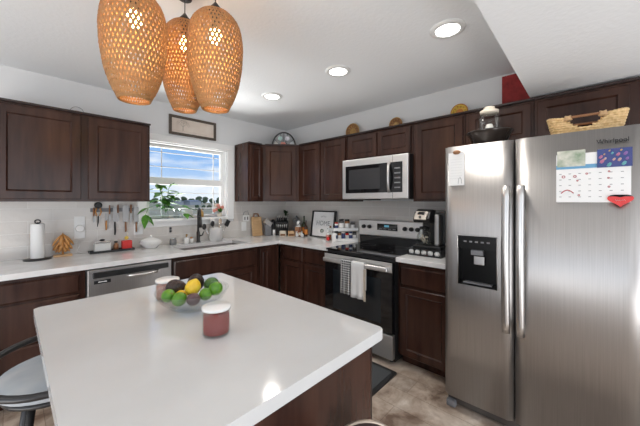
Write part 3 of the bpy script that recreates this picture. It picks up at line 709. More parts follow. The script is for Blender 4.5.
avog = mat('green_avocado_skin', (.025, .09, .015), .4, noise=((40,40,40), 4, (.06, .17, .03)), bump=((140,140,140), .4))
plum = mat('purple_skin', (.07, .035, .045), .35, noise=((25,25,25), 4, (.13, .07, .08)))
R = math.radians
fruit('avocado', 'large dark avocado at left rear of the glass bowl', -.078, .01, .090, .034, avo, 'avocado', (R(80), 0, R(40)))
fruit('avocado', 'tall dark avocado leaning behind the lemon', -.014, .062, .100, .036, avo, 'avocado', (R(40), R(20), R(-40)))
fruit('avocado', 'green avocado at the right rear of the bowl', .058, .050, .090, .031, avog, 'avocado', (R(85), 0, R(-50)))
fruit('lemon', 'yellow lemon on top in the middle of the bowl', .006, -.015, .096, .032, lemon, 'lemon', (R(25), R(10), 0))
fruit('lemon', 'yellow-orange lemon mostly hidden between two limes', -.044, -.018, .060, .025, lemon, 'lemon', (R(70), 0, 0))
fruit('lime', 'green lime at the left front rim of the bowl', -.084, -.045, .070, .027, lime, 'ball', (R(60), 0, R(10)))
fruit('lime', 'green lime in the centre front of the bowl', -.026, -.070, .064, .028, lime, 'ball', (R(20), R(40), 0))
fruit('lime', 'bright green lime right of the purple fruit', .066, -.028, .072, .026, lime, 'ball', (R(10), R(70), 0))
fruit('lime', 'green lime at the far right rim of the bowl', .100, -.004, .088, .029, lime, 'ball', (R(20), R(20), 0))
fruit('plum', 'dull purple fruit in front of the lemon', .030, -.066, .062, .026, plum, 'ball', (R(80), 0, R(30)))
def candle(label, x, y, r, h, col, m2, lid):
    t = thing('candle_jar', label, 'candle', (x, y, .9142))
    MB().lathe([(0, 0), (r*.92, 0), (r, .006), (r, h-.004), (r*.97, h), (r*.93, h-.003), (r*.93, .008), (0, .008)], (0,0,0), 36).build('jar', M['glass'], t)
    MB().lathe([(0, .0085), (r*.9, .0085), (r*.925, .012), (r*.925, h*.80), (0, h*.80)], (0,0,0), 36).build('wax', m2, t)
    if lid: MB().lathe([(0, h+.0005), (r*1.03, h+.0005), (r*1.05, h+.004), (r*1.05, h+.009), (r*1.0, h+.012), (0, h+.012)], (0,0,0), 36).build('lid', M['ceramic'], t)
    return t
t = candle('red candle in a glass jar with white lid before the fruit bowl', -2.352, -2.40, .047, .088, None, mat('red_wax', (.30, .014, .010), .35), True)
t = candle('pale pink glass candle jar with white lid behind the fruit bowl', -2.335, -1.885, .050, .085, None, mat('pink_wax', (.62, .28, .22), .5), True)

# ================================================================== window-wall counter things
CZ = .9142
t = thing('paper_towel_holder', 'white paper towel roll on a black stand at far left', 'paper towels', (-2.70, -.125, CZ))
MB().lathe([(0, 0), (.085, 0), (.083, .008), (.03, .012), (0, .012)], (0,0,0), 32).build('base', M['blackmetal'], t)
MB().cyl((0, 0, .012), (0, 0, .30), .005, 10).build('rod', M['blackmetal'], t)
b = MB(); b.tube([(.016*math.cos(a), 0, .305+.014*math.sin(a)) for a in [2*PI*k/16 for k in range(16)]], .005, 8, closed=True); b.build('finial', M['blackmetal'], t)
b = MB(); b.lathe([(.018, 0), (.041, 0), (.042, .004), (.042, .27), (.041, .274), (.018, .274)], (0, 0, .013), 32, False, False); b.build('paper_roll', M['paper'], t)
t = thing('wooden_tree', 'carved honey-coloured wooden tree ornament beside the paper towels', 'ornament', (-2.545, -.09, CZ))
MB().box(-.06, .06, -.03, .03, 0, .018, .004).build('base', M['lightwood'], t)
MB().cyl((0, 0, .018), (0, 0, .20), .008, 10, r1=.004).build('trunk', M['honeywood'], t)
for z, ln, k in ((.19, .115, 7), (.145, .105, 8), (.10, .075, 6)):
    for i in range(k):
        a = 2*PI*i/k+z*9; dx, dy = math.cos(a), math.sin(a)*.5
        MB().tube([(0, 0, z), (dx*ln*.25, dy*ln*.3, z-ln*.25), (dx*ln*.5, dy*ln*.5, z-ln*.62), (dx*ln*.62, dy*ln*.6, z-ln*.85)], [.005, .013, .015, .004], 8, flat=.6).build('branch', M['honeywood'], t)
# plugged device and switch plates
t = thing('wall_outlet', 'white outlet plate with round night light left of the knives', 'outlet', (-2.424, -.0085, 1.148))
MB().box(-.038, .038, -.006, 0, -.10, .10, .004).build('plate', M['white'], t)
b = MB(); b.tube([(0, -.006, -.01), (0, -.03, -.01), (0, -.034, -.01)], [.032, .031, .026], 24); b.build('plug_in', M['ceramic'], t)
b = MB(); b.box(-.017, .017, -.008, -.0062, .05, .085, .002); b.build('socket', M['paper'], t)
t = thing('light_switch', 'white double switch plate left of the window', 'switch', (-1.963, -.0085, 1.10))
MB().box(-.04, .04, -.006, 0, -.055, .055, .004).build('plate', M['white'], t)
for s_ in (-.018, .018): MB().box(s_-.011, s_+.011, -.009, -.0062, -.03, .03, .002).build('rocker', M['paper'], t)
t = thing('wall_outlet', 'white outlet plate below the small white plaque near the corner', 'outlet', (-.735, -.0085, 1.05))
MB().box(-.036, .036, -.006, 0, -.058, .058, .004).build('plate', M['white'], t)
for s_ in (-.022, .022): MB().box(-.014, .014, -.008, -.0062, s_-.012, s_+.012, .002).build('socket', M['paper'], t)
tag(MB().tube([(-2.425, -.03, 1.03), (-2.43, -.03, .98), (-2.445, -.03, .94), (-2.42, -.04, .924), (-2.38, -.045, .918), (-2.345, -.05, .918)], .003, 6).build('power_cord', M['ceramic']), 'thin white cord hanging from the left outlet plate', 'cord')
# tray with toaster-like box, pepper bottle, red pot
t = thing('serving_tray', 'long black tray on the counter below the knives', 'tray', (-2.20, -.10, CZ), 0)
MB().box(-.17, .17, -.045, .045, 0, .008, .003).box(-.17, .17, -.047, -.041, .0, .02).box(-.17, .17, .041, .047, 0, .02).box(-.172, -.166, -.045, .045, 0, .02).box(.166, .172, -.045, .045, 0, .02).build('tray', M['black'], t)
t = thing('butter_dish', 'glass box with steel lid and black knob on black tray', 'dish', (-2.275, -.10, CZ+.0085))
MB().box(-.062, .062, -.034, .034, 0, .075, .008).build('box', mat('frosted_glass', (.66, .66, .64), .12), t)
MB().box(-.060, .060, -.034, .034, .0755, .095, .008).build('lid', M['chrome'], t)
MB().ball((0, 0, .104), (.022, .012, .009), 14, 8).build('knob', M['black'], t)
t = thing('spice_bottle', 'small dark bottle between butter dish and red pot', 'bottle', (-2.17, -.10, CZ+.0085))
MB().lathe([(0, 0), (.020, 0), (.020, .05), (.012, .06), (.012, .07), (0, .07)], (0,0,0), 16).build('glass_body', M['brownwood'], t)
MB().lathe([(0, .0705), (.014, .0705), (.014, .085), (0, .085)], (0,0,0), 16).build('cap', M['black'], t)
t = thing('red_pot', 'small red square pot on the black tray', 'pot', (-2.085, -.10, CZ+.0085))
MB().box(-.04, .04, -.033, .033, 0, .085, .008).build('pot', M['red'], t)
o = thing('yellow_brush', 'yellow and cream scrubber standing in the red pot', 'brush', (-2.085, -.10, CZ+.094))
MB().ball((0, 0, .022), (.018, .014, .018), 14, 9).build('head', M['yellow'], o)
MB().tube([(.002, 0, .038), (.008, 0, .06), (.004, 0, .075)], .005, 8).build('handle', M['cream'], o)
# magnetic knife strip
t = thing('knife_rack', 'dark magnetic strip holding knives under the left cabinet', 'rack', (-2.18, -.0085, 1.30))
MB().box(-.17, .17, -.012, 0, -.018, .018, .003).build('strip', M['grey'], t)
def knife(label, x, top, down, bw, bl, hl, hm, tilt=0):
    # down=True: handle below the blade
    o = thing('kitchen_knife', label, 'knife', (x, -.0255, top)); o.rotation_euler = (0, tilt, 0)
    if down:
        b = MB(); b.prism([(-bw*.5, 0), (bw*.45, -.004), (bw*.5, -.02), (bw*.5, -bl), (-bw*.5, -bl)], -.001, .001); b.build('blade', M['blade'], o)
        b = MB(); b.tube([(0, 0, -bl), (0, 0, -bl-hl*.35), (.002, 0, -bl-hl*.75), (0, 0, -bl-hl)], [.010, .0125, .0125, .009], 10, flat=.6); b.build('handle', hm, o)
    else:
        b = MB(); b.tube([(0, 0, 0), (0, 0, -hl*.4), (0, 0, -hl)], [.008, .011, .009], 10, flat=.6); b.build('handle', hm, o)
        b = MB(); b.prism([(-bw*.5, -hl), (bw*.5, -hl), (bw*.5, -hl-bl*.8), (-bw*.3, -hl-bl), (-bw*.5, -hl-bl*.9)], -.001, .001); b.build('blade', M['blade'], o)
    return o
knife('small wooden-handled knife hanging left of the black-handled scissors', -2.325, 1.325, False, .014, .06, .08, M['brownwood'])
knife('short knife with honey wood handle low right of the scissors', -2.232, 1.27, True, .016, .07, .09, M['honeywood'])
knife('knife with upturned brown handle left of the long black-handled knife', -2.205, 1.345, False, .018, .09, .085, M['brownwood'])
knife('long knife with black handle in the middle of the strip', -2.163, 1.33, True, .03, .145, .125, M['black'])
knife('knife with dark brown upturned handle right of the black-handled knife', -2.138, 1.35, False, .018, .09, .08, M['brownwood'])
knife('broad chef knife with wooden handle, second from the right', -2.075, 1.345, True, .05, .165, .10, M['brownwood'])
knife('slim knife with upturned black and brown handle near the right end', -2.03, 1.35, False, .016, .10, .085, M['brownwood'])
knife('broad knife with wooden handle at the right end of the strip', -1.985, 1.33, True, .042, .155, .10, M['brownwood'])
o = thing('kitchen_scissors', 'orange and black shears hanging from a round black knob', 'scissors', (-2.292, -.027, 1.345))
b = MB(); b.tube([(0, .012, 0), (0, -.006, 0), (0, -.012, 0)], [.03, .03, .02], 20); b.build('round_knob', M['black'], o)
for s_ in (-1, 1): MB().tube([(s_*.012, 0, -.02), (s_*.022, -.002, -.06), (s_*.010, -.002, -.10)], [.008, .010, .007], 8, flat=.6).build('grip', M['honeywood'], o)
MB().tube([(0, -.002, -.10), (-.002, -.002, -.15), (-.006, -.002, -.20)], [.010, .012, .004], 8, flat=.5).build('sheath', M['black'], o)

# lidded white tureen
t = thing('tureen', 'white fluted dish with domed lid left of the sink', 'dish', (-1.885, -.135, CZ))
n = 48
b = MB(); b.lathe([(0, 0), (.055, 0), (.062, .012), (.085, .035), (.102, .055), (.104, .06), (.098, .06), (0, .05)], (0,0,0), n); b.build('dish', M['ceramic'], t)
b = MB(); b.lathe([(.099, .0605), (.088, .078), (.055, .095), (.02, .106), (0, .107)], (0,0,0), n, True, False); b.build('lid', M['ceramic'], t)
MB().ball((0, 0, .117), .012, 12, 8).build('knob', M['ceramic'], t)
# faucet
t = thing('faucet', 'tall matte black pull-down faucet behind the sink', 'faucet', (-1.385, -.095, CZ))
MB().lathe([(0, 0), (.027, 0), (.027, .006), (.019, .012), (.018, .12), (.013, .125), (0, .125)], (0,0,0), 20).build('base', M['blackmetal'], t)
pts = [(0, 0, .12), (0, 0, .30)] + [(-.02*(1-math.cos(a)) , -.07*(1-math.cos(a)), .30+.09*math.sin(a)) for a in [PI*i/10 for i in range(1, 11)]]
MB().tube(pts, .0115, 12).build('spout', M['blackmetal'], t)
MB().tube([(-.04, -.14, .30), (-.04, -.14, .25), (-.04, -.14, .18)], [.014, .017, .019], 14).build('spray_head', M['blackmetal'], t)
MB().tube([(.018, 0, .075), (.045, -.005, .08), (.06, -.01, .12)], [.010, .008, .006], 10).build('lever', M['blackmetal'], t)
# soap pieces
t = thing('glass_jar', 'small smoky glass jar between tureen and faucet', 'jar', (-1.66, -.10, CZ))
MB().lathe([(0, 0), (.03, 0), (.034, .01), (.034, .05), (.028, .06), (.028, .066), (0, .066)], (0,0,0), 22).build('jar', mat('smoky_glass', (.22, .22, .22), .1), t)
MB().lathe([(0, .0665), (.03, .0665), (.03, .076), (0, .078)], (0,0,0), 22).build('lid', M['chrome'], t)
t = thing('soap_dispenser', 'small clear soap bottle with brown pump left of the faucet', 'bottle', (-1.515, -.085, CZ))
MB().lathe([(0, 0), (.026, 0), (.028, .01), (.028, .055), (.012, .068), (0, .068)], (0,0,0), 20).build('bottle', M['ceramic'], t)
MB().cyl((0, 0, .068), (0, 0, .10), .006).tube([(0, 0, .10), (0, -.02, .10), (0, -.035, .094)], .005, 8).build('pump', M['gold'], t)
t = thing('sponge_cup', 'tiny white cup right beside the soap bottle', 'cup', (-1.455, -.075, CZ))
MB().lathe([(0, 0), (.02, 0), (.024, .05), (.021, .05), (.018, .006), (0, .006)], (0,0,0), 20).build('cup', M['ceramic'], t)
MB().box(-.012, .012, -.006, .006, .007, .065, .002).build('sponge', M['honeywood'], t)
t = thing('wall_hook', 'small black double hook on tiles below the window sill', 'hook', (-1.655, -.0085, 1.07))
MB().box(-.011, .011, -.006, 0, -.03, .032, .003).build('plate', M['grey'], t)
for z in (.018, -.014): MB().ball((0, -.014, z), (.012, .009, .009), 12, 8).build('knob', M['black'], t)
# utensil crock
t = thing('utensil_crock', 'white ceramic crock right of the faucet', 'crock', (-1.175, -.105, CZ))
MB().lathe([(0, 0), (.07, 0), (.074, .006), (.074, .148), (.077, .155), (.073, .158), (.067, .15), (.067, .008), (0, .008)], (0,0,0), 36).build('crock', M['ceramic'], t)
def utensil(name, label, dx, dy, lean, h, hm, head, hmat, yaw=0):
    o = thing(name, label, 'utensil', (-1.175+dx, -.105+dy, CZ+.01)); 
    ex, ey = lean
    top = Vector((ex, ey, h)); MB().tube([(0, 0, 0), tuple(top*.5), tuple(top)], .005, 8).build('handle', hm, o)
    b = MB()
    if head == 'spoon': b.ball(top+Vector((ex, ey, h)).normalized()*.028, (.026, .012, .034), 16, 10)
    elif head == 'turner': b.M = Matrix.Translation(top) @ Matrix.Rotation(math.atan2(ex, h), 4, 'Y'); b.box(-.028, .028, -.003, .003, -.005, .075, .003)
    elif head == 'whisk':
        for k in range(6):
            a = PI*k/6; b.tube([top+Vector((.028*math.cos(a)*math.sin(PI*i/8)*1, .028*math.sin(a)*math.sin(PI*i/8), .085*(1-math.cos(PI*i/8))/2)) for i in range(9)], .0015, 5)
            b.tube([top+Vector((-.028*math.cos(a)*math.sin(PI*i/8)*1, -.028*math.sin(a)*math.sin(PI*i/8), .085*(1-math.cos(PI*i/8))/2)) for i in range(9)], .0015, 5)
    b.build('head', hmat, o); return o
utensil('serving_spoon', 'black ladle leaning left in the white crock', -.03, -.02, (-.03, -.02), .17, M['black'], 'spoon', M['black'])
utensil('cooking_spoon', 'black spoon leaning far left in the crock', -.045, .01, (-.085, -.01), .14, M['chrome'], 'spoon', M['black'])
utensil('spatula', 'white spatula upright in the crock', -.005, .03, (-.02, .0), .18, M['ceramic'], 'turner', M['ceramic'])
utensil('whisk', 'wire whisk in the middle of the crock', .015, -.02, (.02, -.02), .17, M['chrome'], 'whisk', M['chrome'])
utensil('turner', 'black turner leaning right in the white crock', .04, 0, (.085, -.01), .16, M['chrome'], 'turner', M['black'])
utensil('wooden_spoon', 'wooden spoon leaning right at the back of the crock', .03, .03, (.035, .005), .185, M['lightwood'], 'spoon', M['lightwood'])

# window sill
SZ = WZ0+.0003
def leaf(b, p, d, L, wd, droop=.3):
    d = Vector(d).normalized(); s_ = d.cross(Vector((0,0,1)));
    if s_.length < .01: s_ = Vector((1,0,0))
    s_.normalize(); P = Vector(p); prev = None; rows = []
    for i in range(7):
        u = i/6; c = P+d*L*u+Vector((0,0,-droop*L*u*u)); w_ = wd*math.sin(PI*(u**.75))*.5+.0005
        rows.append([b.v(c-s_*w_+Vector((0,0,.15*w_))), b.v(c-Vector((0,0,.1*w_))), b.v(c+s_*w_+Vector((0,0,.15*w_)))])
    for r0, r1 in zip(rows, rows[1:]):
        for k in range(2): b.f([r0[k], r0[k+1], r1[k+1], r1[k]], True)
t = thing('potted_pothos', 'trailing green pothos in clear vase on window sill', 'plant', (-1.70, .005, SZ))
MB().lathe([(0, 0), (.03, 0), (.034, .01), (.03, .07), (.024, .10), (.026, .105), (.022, .105), (.026, .07), (.03, .012), (0, .006)], (0,0,0), 24).build('vase', M['glass'], t)
stems = [[(0,0,.06),(-.02,-.02,.2),(-.06,-.03,.30)], [(0,0,.06),(.01,-.02,.22),(.03,-.03,.36)], [(0,0,.06),(.05,-.02,.2),(.12,-.03,.27)], [(0,0,.08),(.07,-.02,.13),(.15,-.03,.14),(.20,-.03,.11)], [(0,0,.08),(.10,-.02,.1),(.20,-.03,.05)],
         [(0,0,.08),(-.10,-.03,.15),(-.18,-.05,.12),(-.21,-.06,.05)], [(0,0,.06),(-.04,-.02,.25),(-.09,-.03,.36)], [(0,0,.06),(-.02,-.03,.16),(-.08,-.04,.2)]]
random.seed(5)
for s_ in stems: MB().tube(s_, .0025, 6).build('stem', M['leaf'], t)
lf = []
for s_ in stems[:3]+stems[6:]:
    a, c, e_ = [Vector(q) for q in s_]
    for u in (.3, .42, .54, .66, .78, .9, 1):
        p = a*(1-u)**2+c*2*u*(1-u)+e_*u*u; q = random.uniform(0, 2*PI)
        lf.append((p, (math.cos(q), -.6+.5*math.sin(q), random.uniform(-.2, .5)), random.uniform(.09, .125), .095))
for p, dr_ in ((stems[3][-1], (1, -.3, 0)), (stems[3][2], (.6, -1, -.1)), (stems[4][-1], (1, -.2, -.4)), (stems[4][-1], (-.2, -1, -.2)), (stems[5][-1], (-.2, -.4, -1)), (stems[5][-1], (.5, -.6, -.7)), (stems[5][2], (-1, -.3, -.3))):
    lf.append((Vector(p), dr_, .12, .065))
for p, d_, L_, w_ in lf:
    b = MB(); leaf(b, p, d_, L_, w_); b.build('leaf', M['leaf'], t)
t = thing('glass_tumbler', 'small frosted tumbler on the sill right of the vase', 'glass', (-1.575, .03, SZ))
MB().lathe([(0, 0), (.03, 0), (.034, .11), (.031, .11), (.027, .006), (0, .006)], (0,0,0), 24).build('tumbler', M['glass'], t)
t = thing('white_planter', 'square white planter on the window sill', 'planter', (-1.455, .03, SZ))
MB().box(-.05, .05, -.035, .035, 0, .09, .004).build('planter', M['ceramic'], t)
t = thing('sill_bottle', 'amber dropper bottle on the sill behind the faucet', 'bottle', (-1.29, .03, SZ))
MB().lathe([(0, 0), (.025, 0), (.025, .06), (.01, .075), (.01, .09), (0, .09)], (0,0,0), 18).build('bottle', M['gold'], t)
t = thing('flower_posy', 'pink and cream posy at the right end of the sill', 'flowers', (-1.09, -.025, SZ))
MB().lathe([(0, 0), (.026, 0), (.034, .045), (.03, .045), (0, .02)], (0,0,0), 20).build('pot', M['cream'], t)
random.seed(3)
for i in range(11):
    x, y, z = random.uniform(-.07, .05), random.uniform(-.03, .01), .05+random.uniform(0, .10)
    mm = (M['pink'], M['cream'], M['pink'], M['ceramic'])[i % 4]
    b = MB()
    for k in range(5): a = 2*PI*k/5; b.ball((x+.012*math.cos(a), y-.004, z+.012*math.sin(a)), (.011, .007, .011), 10, 6)
    b.ball((x, y-.01, z), .007, 8, 6); b.build('blossom', mm, t)
for i in range(6):
    b = MB(); leaf(b, (random.uniform(-.02, .02), -.02, .05), (random.uniform(-1, .6), -.3, random.uniform(.2, 1.2)), .09, .03); b.build('leaf', M['darkleaf'] if i % 2 else M['leaf'], t)

# picture over the window
t = thing('framed_picture', 'long dark-framed print of a bare tree above the window', 'picture', (-1.40, -.0005, 2.23))
b = MB(); hw, hh, fw = .27, .108, .028
b.box(-hw, hw, -.022, 0, hh-fw, hh, .003).box(-hw, hw, -.022, 0, -hh, -hh+fw, .003).box(-hw, -hw+fw, -.022, 0, -hh+fw, hh-fw, .003).box(hw-fw, hw, -.022, 0, -hh+fw, hh-fw, .003)
b.build('frame', mat('bronze_frame', (.075, .055, .04), .4), t)
MB().box(-hw+fw, hw-fw, -.008, -.002, -hh+fw, hh-fw).build('print', mat('sepia_print', (.66, .55, .47), .8, noise=((9,9,9), 4, (.74, .66, .58))), t)
b = MB(); random.seed(2)
def branch(x, z, a, L, r, k):
    x2, z2 = x+L*math.cos(a), z+L*math.sin(a)
    b.tube([(x, -.0085, z), (x2, -.0085, z2)], r, 4, flat=.3)
    if k:
        for da in (-.85, -.15, .7): branch(x2, z2, a+da+random.uniform(-.15, .15), L*.74, r*.62, k-1)
branch(-.12, -.055, PI/2, .045, .005, 4)
b.build('printed_tree', mat('tree_ink', (.16, .13, .11), .8), t)
MB().box(-.22, .16, -.0088, -.0082, -.057, -.055).build('printed_ground', M['beige'], t)

# ================================================================== corner things
t = thing('wall_plaque', 'small white plaque with two dark marks above the cutting board', 'plaque', (-.70, -.0085, 1.155))
MB().box(-.055, .045, -.012, 0, -.04, .045, .003).build('board', M['ceramic'], t)
for s_ in (-.028, .014): MB().box(s_-.006, s_+.008, -.0128, -.0122, -.018, .022).build('mark', M['black'], t)
b = MB(); b.tube([(-.05, -.006, .045), (-.035, -.006, .085), (.02, -.006, .10), (.04, -.006, .045)], .003, 6); b.build('hanger', M['grey'], t)
t = thing('cutting_board', 'light wooden cutting board leaning upright right of the plaque', 'board', (-.565, -.075, CZ))
b = MB(); b.M = Matrix.Rotation(-.12, 4, 'X'); b.box(-.08, .08, -.012, .012, 0, .26, .008); b.build('board', M['lightwood'], t)
b = MB(); b.M = Matrix.Rotation(-.12, 4, 'X'); b.tube([(-.045, 0, .255), (-.03, 0, .30), (.03, 0, .30), (.045, 0, .255)], .009, 8); b.build('handle', M['brownwood'], t)
t = thing('metal_canister', 'grey steel canister with slanted lid beside the cutting board', 'canister', (-.445, -.135, CZ), R(-15))
MB().box(-.045, .045, -.04, .04, 0, .15, .006).build('body', M['grey'], t)
b = MB(); b.M = Matrix.Translation((0, 0, .175)) @ Matrix.Rotation(R(35), 4, 'Y'); b.box(-.055, .055, -.042, .042, -.03, .035, .006); b.build('lid', M['handle_steel'], t)
t = thing('black_grinder', 'tall black grinder beside the grey canister', 'grinder', (-.365, -.155, CZ))
MB().lathe([(0, 0), (.03, 0), (.03, .03), (.022, .05), (.022, .14), (.03, .17), (.02, .215), (0, .22)], (0,0,0), 20).build('grinder', M['black'], t)
t = thing('salt_grinder', 'short white salt shaker with dark cap in front of black grinder', 'shaker', (-.41, -.235, CZ))
MB().lathe([(0, 0), (.018, 0), (.018, .085), (0, .085)], (0,0,0), 16).build('body', M['ceramic'], t)
MB().lathe([(0, .0855), (.018, .0855), (.015, .105), (0, .108)], (0,0,0), 16).build('cap', M['black'], t)
# knife block facing the room
t = thing('knife_block', 'black knife block full of steel-ended knives in the corner', 'knife block', (-.27, -.24, CZ), R(-45))
b = MB(); b.M = Matrix.Rotation(R(14), 4, 'X'); b.box(-.085, .085, -.04, .05, .02, .20, .006); b.build('block', M['black'], t)
MB().box(-.085, .085, -.06, .07, 0, .022, .004).build('foot', M['black'], t)
for i in range(5):
    for j in range(2):
        b = MB(); b.M = Matrix.Rotation(R(14), 4, 'X'); x = -.06+i*.03
        b.tube([(x, -.02+j*.045, .2005), (x, -.02+j*.045, .26)], .008, 8)
        h = b.build('knife_handle', M['black'], t)
        b = MB(); b.M = Matrix.Rotation(R(14), 4, 'X'); b.cyl((x, -.02+j*.045, .2605), (x, -.02+j*.045, .272), .0085, 8); b.build('end_cap', M['handle_steel'], h)
for i in range(6):
    b = MB(); b.M = Matrix.Rotation(R(14), 4, 'X'); b.cyl((-.065+i*.026, -.0445, .12), (-.065+i*.026, -.0405, .17), .006, 8); b.build('steak_knife', M['handle_steel'], t)
t = thing('tall_plant', 'dark artificial sprig standing behind the knife block', 'plant', (-.14, -.16, CZ))
MB().lathe([(0, 0), (.035, 0), (.04, .10), (0, .10)], (0,0,0), 20).build('pot', M['black'], t)
random.seed(11)
for i in range(26):
    a = random.uniform(0, 2*PI); z = .12+.19*i/26
    b = MB(); leaf(b, (0, 0, z), (math.cos(a)*.8, math.sin(a)*.8, .9), .085, .028, .2); b.build('leaf', M['darkleaf'], t)
MB().cyl((0, 0, .10), (0, 0, .34), .004, 6).build('stem', M['darkleaf'], t)
def crate(label, x, y, rz, m, w_=.09):
    t = thing('wooden_crate', label, 'crate', (x, y, CZ), rz)
    b = MB(); h = .07
    b.box(-w_/2, w_/2, -.035, .035, 0, .006); b.box(-w_/2, w_/2, -.035, -.029, .035, h); b.box(-w_/2, w_/2, .029, .035, .006, h); b.box(-w_/2, -w_/2+.008, -.035, .035, .0, h); b.box(w_/2-.008, w_/2, -.035, .035, .0, h)
    b.build('crate', m, t)
    MB().box(-w_/2+.01, w_/2-.01, -.028, .028, .0065, .055, .004).build('contents', M['brownwood'], t)
crate('cream little wooden crate in front of the knife block', -.345, -.345, R(-45), M['cream'], .085)
crate('honey-coloured little wooden crate right of the cream crate', -.265, -.425, R(-45), M['lightwood'], .085)
t = thing('house_lantern', 'dark house-shaped lantern behind the honey crate', 'lantern', (-.125, -.375, CZ), R(-50))
b = MB(); b.box(-.04, .04, -.03, .03, 0, .02); 
for sx in (-.036, .036):
    for sy in (-.026, .026): b.box(sx-.004, sx+.004, sy-.004, sy+.004, .02, .19)
b.build('frame', M['blackmetal'], t)
b = MB(); b.prism([(-.055, .19), (.055, .19), (0, .27)], -.04, .04); b.build('roof', M['black'], t)
MB().cyl((0, 0, .0205), (0, 0, .12), .02, 16).build('candle', M['ceramic'], t)
t = thing('white_figurine', 'white little bird figurine on a brown wooden box', 'figurine', (-.19, -.485, CZ+.1235))
MB().lathe([(0, 0), (.032, 0), (.032, .012), (.014, .02), (0, .02)], (0,0,0), 18).build('base', M['ceramic'], t)
MB().ball((0, 0, .052), (.026, .02, .034), 16, 10).build('body', M['ceramic'], t)
MB().ball((0, -.018, .05), (.010, .006, .012), 10, 8).build('dark_spot', M['black'], t)
tag(MB().box(-.045, .045, -.035, .035, 0, .123, .004).build('wooden_box', M['brownwood']), 'brown wooden box beneath the white figurine', 'box', (-.19, -.485, CZ), R(-50))
def bottle(name, label, x, y, r, h, gm, neck=.35, cap=None, capm=None, lab=None):
    t = thing(name, label, 'bottle', (x, y, CZ))
    hb = h*(1-neck)
    MB().lathe([(0, 0), (r*.95, 0), (r, .006), (r, hb*.85), (r*.75, hb*.97), (r*.33, hb*1.08), (r*.30, h*.93), (r*.36, h*.94), (r*.36, h*.96), (0, h*.96)], (0,0,0), 22).build('glass_body', gm, t)
    MB().lathe([(0, h*.9605), (r*.34, h*.9605), (r*.34, h), (0, h)], (0,0,0), 16).build('cap', capm or M['black'], t)
    MB().lathe([(r*1.015, hb*.22), (r*1.02, hb*.24), (r*1.02, hb*.66), (r*1.015, hb*.68)], (0,0,0), 22, False, False).build('paper_label', lab or M['cream'], t)
bottle('oil_bottle', 'tall green glass bottle left of the framed home sign', -.10, -.50, .03, .27, M['greenglass'], lab=M['orange'])
bottle('sauce_bottle', 'dark bottle touching the left edge of the home sign', -.16, -.60, .024, .215, mat('brown_glass', (.05, .02, .012), .1), lab=M['orange'])
bottle('vinegar_bottle', 'short brown bottle in front of the green bottle', -.225, -.548, .018, .13, mat('brown_glass_short', (.16, .05, .02), .12))
for i, (x, y, lab) in enumerate(((-.262, -.535, 'small white ceramic rabbit left of its twin at the bottles'), (-.235, -.605, 'small white ceramic rabbit nearest the home sign'))):
    t = thing('rabbit_figurine', lab, 'figurine', (x, y, CZ))
    MB().ball((0, 0, .022), (.026, .018, .022), 14, 9).ball((-.015, -.008, .045), .014, 12, 8).build('body', M['ceramic'], t)
    for s_ in (-.006, .006): MB().tube([(-.015+s_, -.008, .056), (-.013+s_*1.5, -.006, .075)], .004, 6).build('ear', M['ceramic'], t)
# HOME sign
t = thing('home_sign', 'white framed sign reading HOME leaning in range-wall corner', 'sign', (-.085, -.612, CZ), RW)
TM = Matrix.Rotation(-.14, 4, 'X'); Wd, Hd = .415, .345
b = MB(); b.M = TM; fw = .02
b.box(0, .045, -.012, .012, 0, Hd, .002).box(Wd-.045, Wd, -.012, .012, 0, Hd, .002) if False else b.box(0, fw*1.3, -.014, .014, 0, Hd, .002).box(Wd-fw*1.3, Wd, -.014, .014, 0, Hd, .002).box(fw*1.3, Wd-fw*1.3, -.014, .014, 0, fw*.7, .002).box(fw*1.3, Wd-fw*1.3, -.014, .014, Hd-fw*.7, Hd, .002)
b.build('frame', M['black'], t)
b = MB(); b.M = TM; b.box(fw*1.3, Wd-fw*1.3, -.004, .004, fw*.7, Hd-fw*.7); pn = b.build('panel', M['paper'], t)
text('lettering', 'HOME', .085, M['grey'], pn, TM @ Matrix.Translation((Wd/2, -.0046, .155)) @ RX)
b = MB(); b.M = TM; b.tube([(Wd/2-.05+.1*k/24, -.0052, .262+.010*math.sin(k*1.7)+.012*math.sin(PI*k/24)) for k in range(25)], .0018, 5, flat=.3); b.build('script_line', M['grey'], pn)
b = MB(); b.M = TM; b.tube([(Wd/2+.021*math.cos(2*PI*k/24), -.0058, .085+.021*math.sin(2*PI*k/24)) for k in range(24)], [.015+.004*(k % 2) for k in range(24)], 6, closed=True, flat=.2); b.build('wreath', M['darkleaf'], pn)
t = thing('eucalyptus_sprig', 'green sprig in dark vase behind the home sign right side', 'plant', (-.075, -1.06, CZ))
MB().lathe([(0, 0), (.025, 0), (.03, .05), (.015, .10), (0, .10)], (0,0,0), 18).build('vase', M['black'], t)
random.seed(9)
for i in range(16):
    a = random.uniform(0, 2*PI); z = .10+.10*i/16
    b = MB(); leaf(b, (0, 0, z), (math.cos(a)*.7, math.sin(a)*.7, .6), .05, .025, .3); b.build('leaf', M['darkleaf'] if i % 3 else M['leaf'], t)
t = thing('liquor_bottle', 'squat amber liquor bottle in front of the home sign', 'bottle', (-.165, -1.035, CZ))
MB().lathe([(0, .004), (.036, .004), (.037, .058), (0, .058)], (0,0,0), 24).build('liquor', mat('amber_liquid', (.22, .05, .012), .1), t)
MB().lathe([(0, 0), (.038, 0), (.040, .006), (.040, .075), (.03, .09), (.013, .10), (.012, .135), (.015, .137), (.015, .142), (0, .142)], (0,0,0), 24).build('glass_body', M['glass'], t)
MB().lathe([(0, .1425), (.013, .1425), (.013, .165), (0, .167)], (0,0,0), 14).build('stopper', M['brownwood'], t)
bottle('syrup_bottle', 'slim pale bottle right of the amber liquor bottle', -.275, -1.085, .018, .145, M['ceramic'], .3, lab=M['pink'])
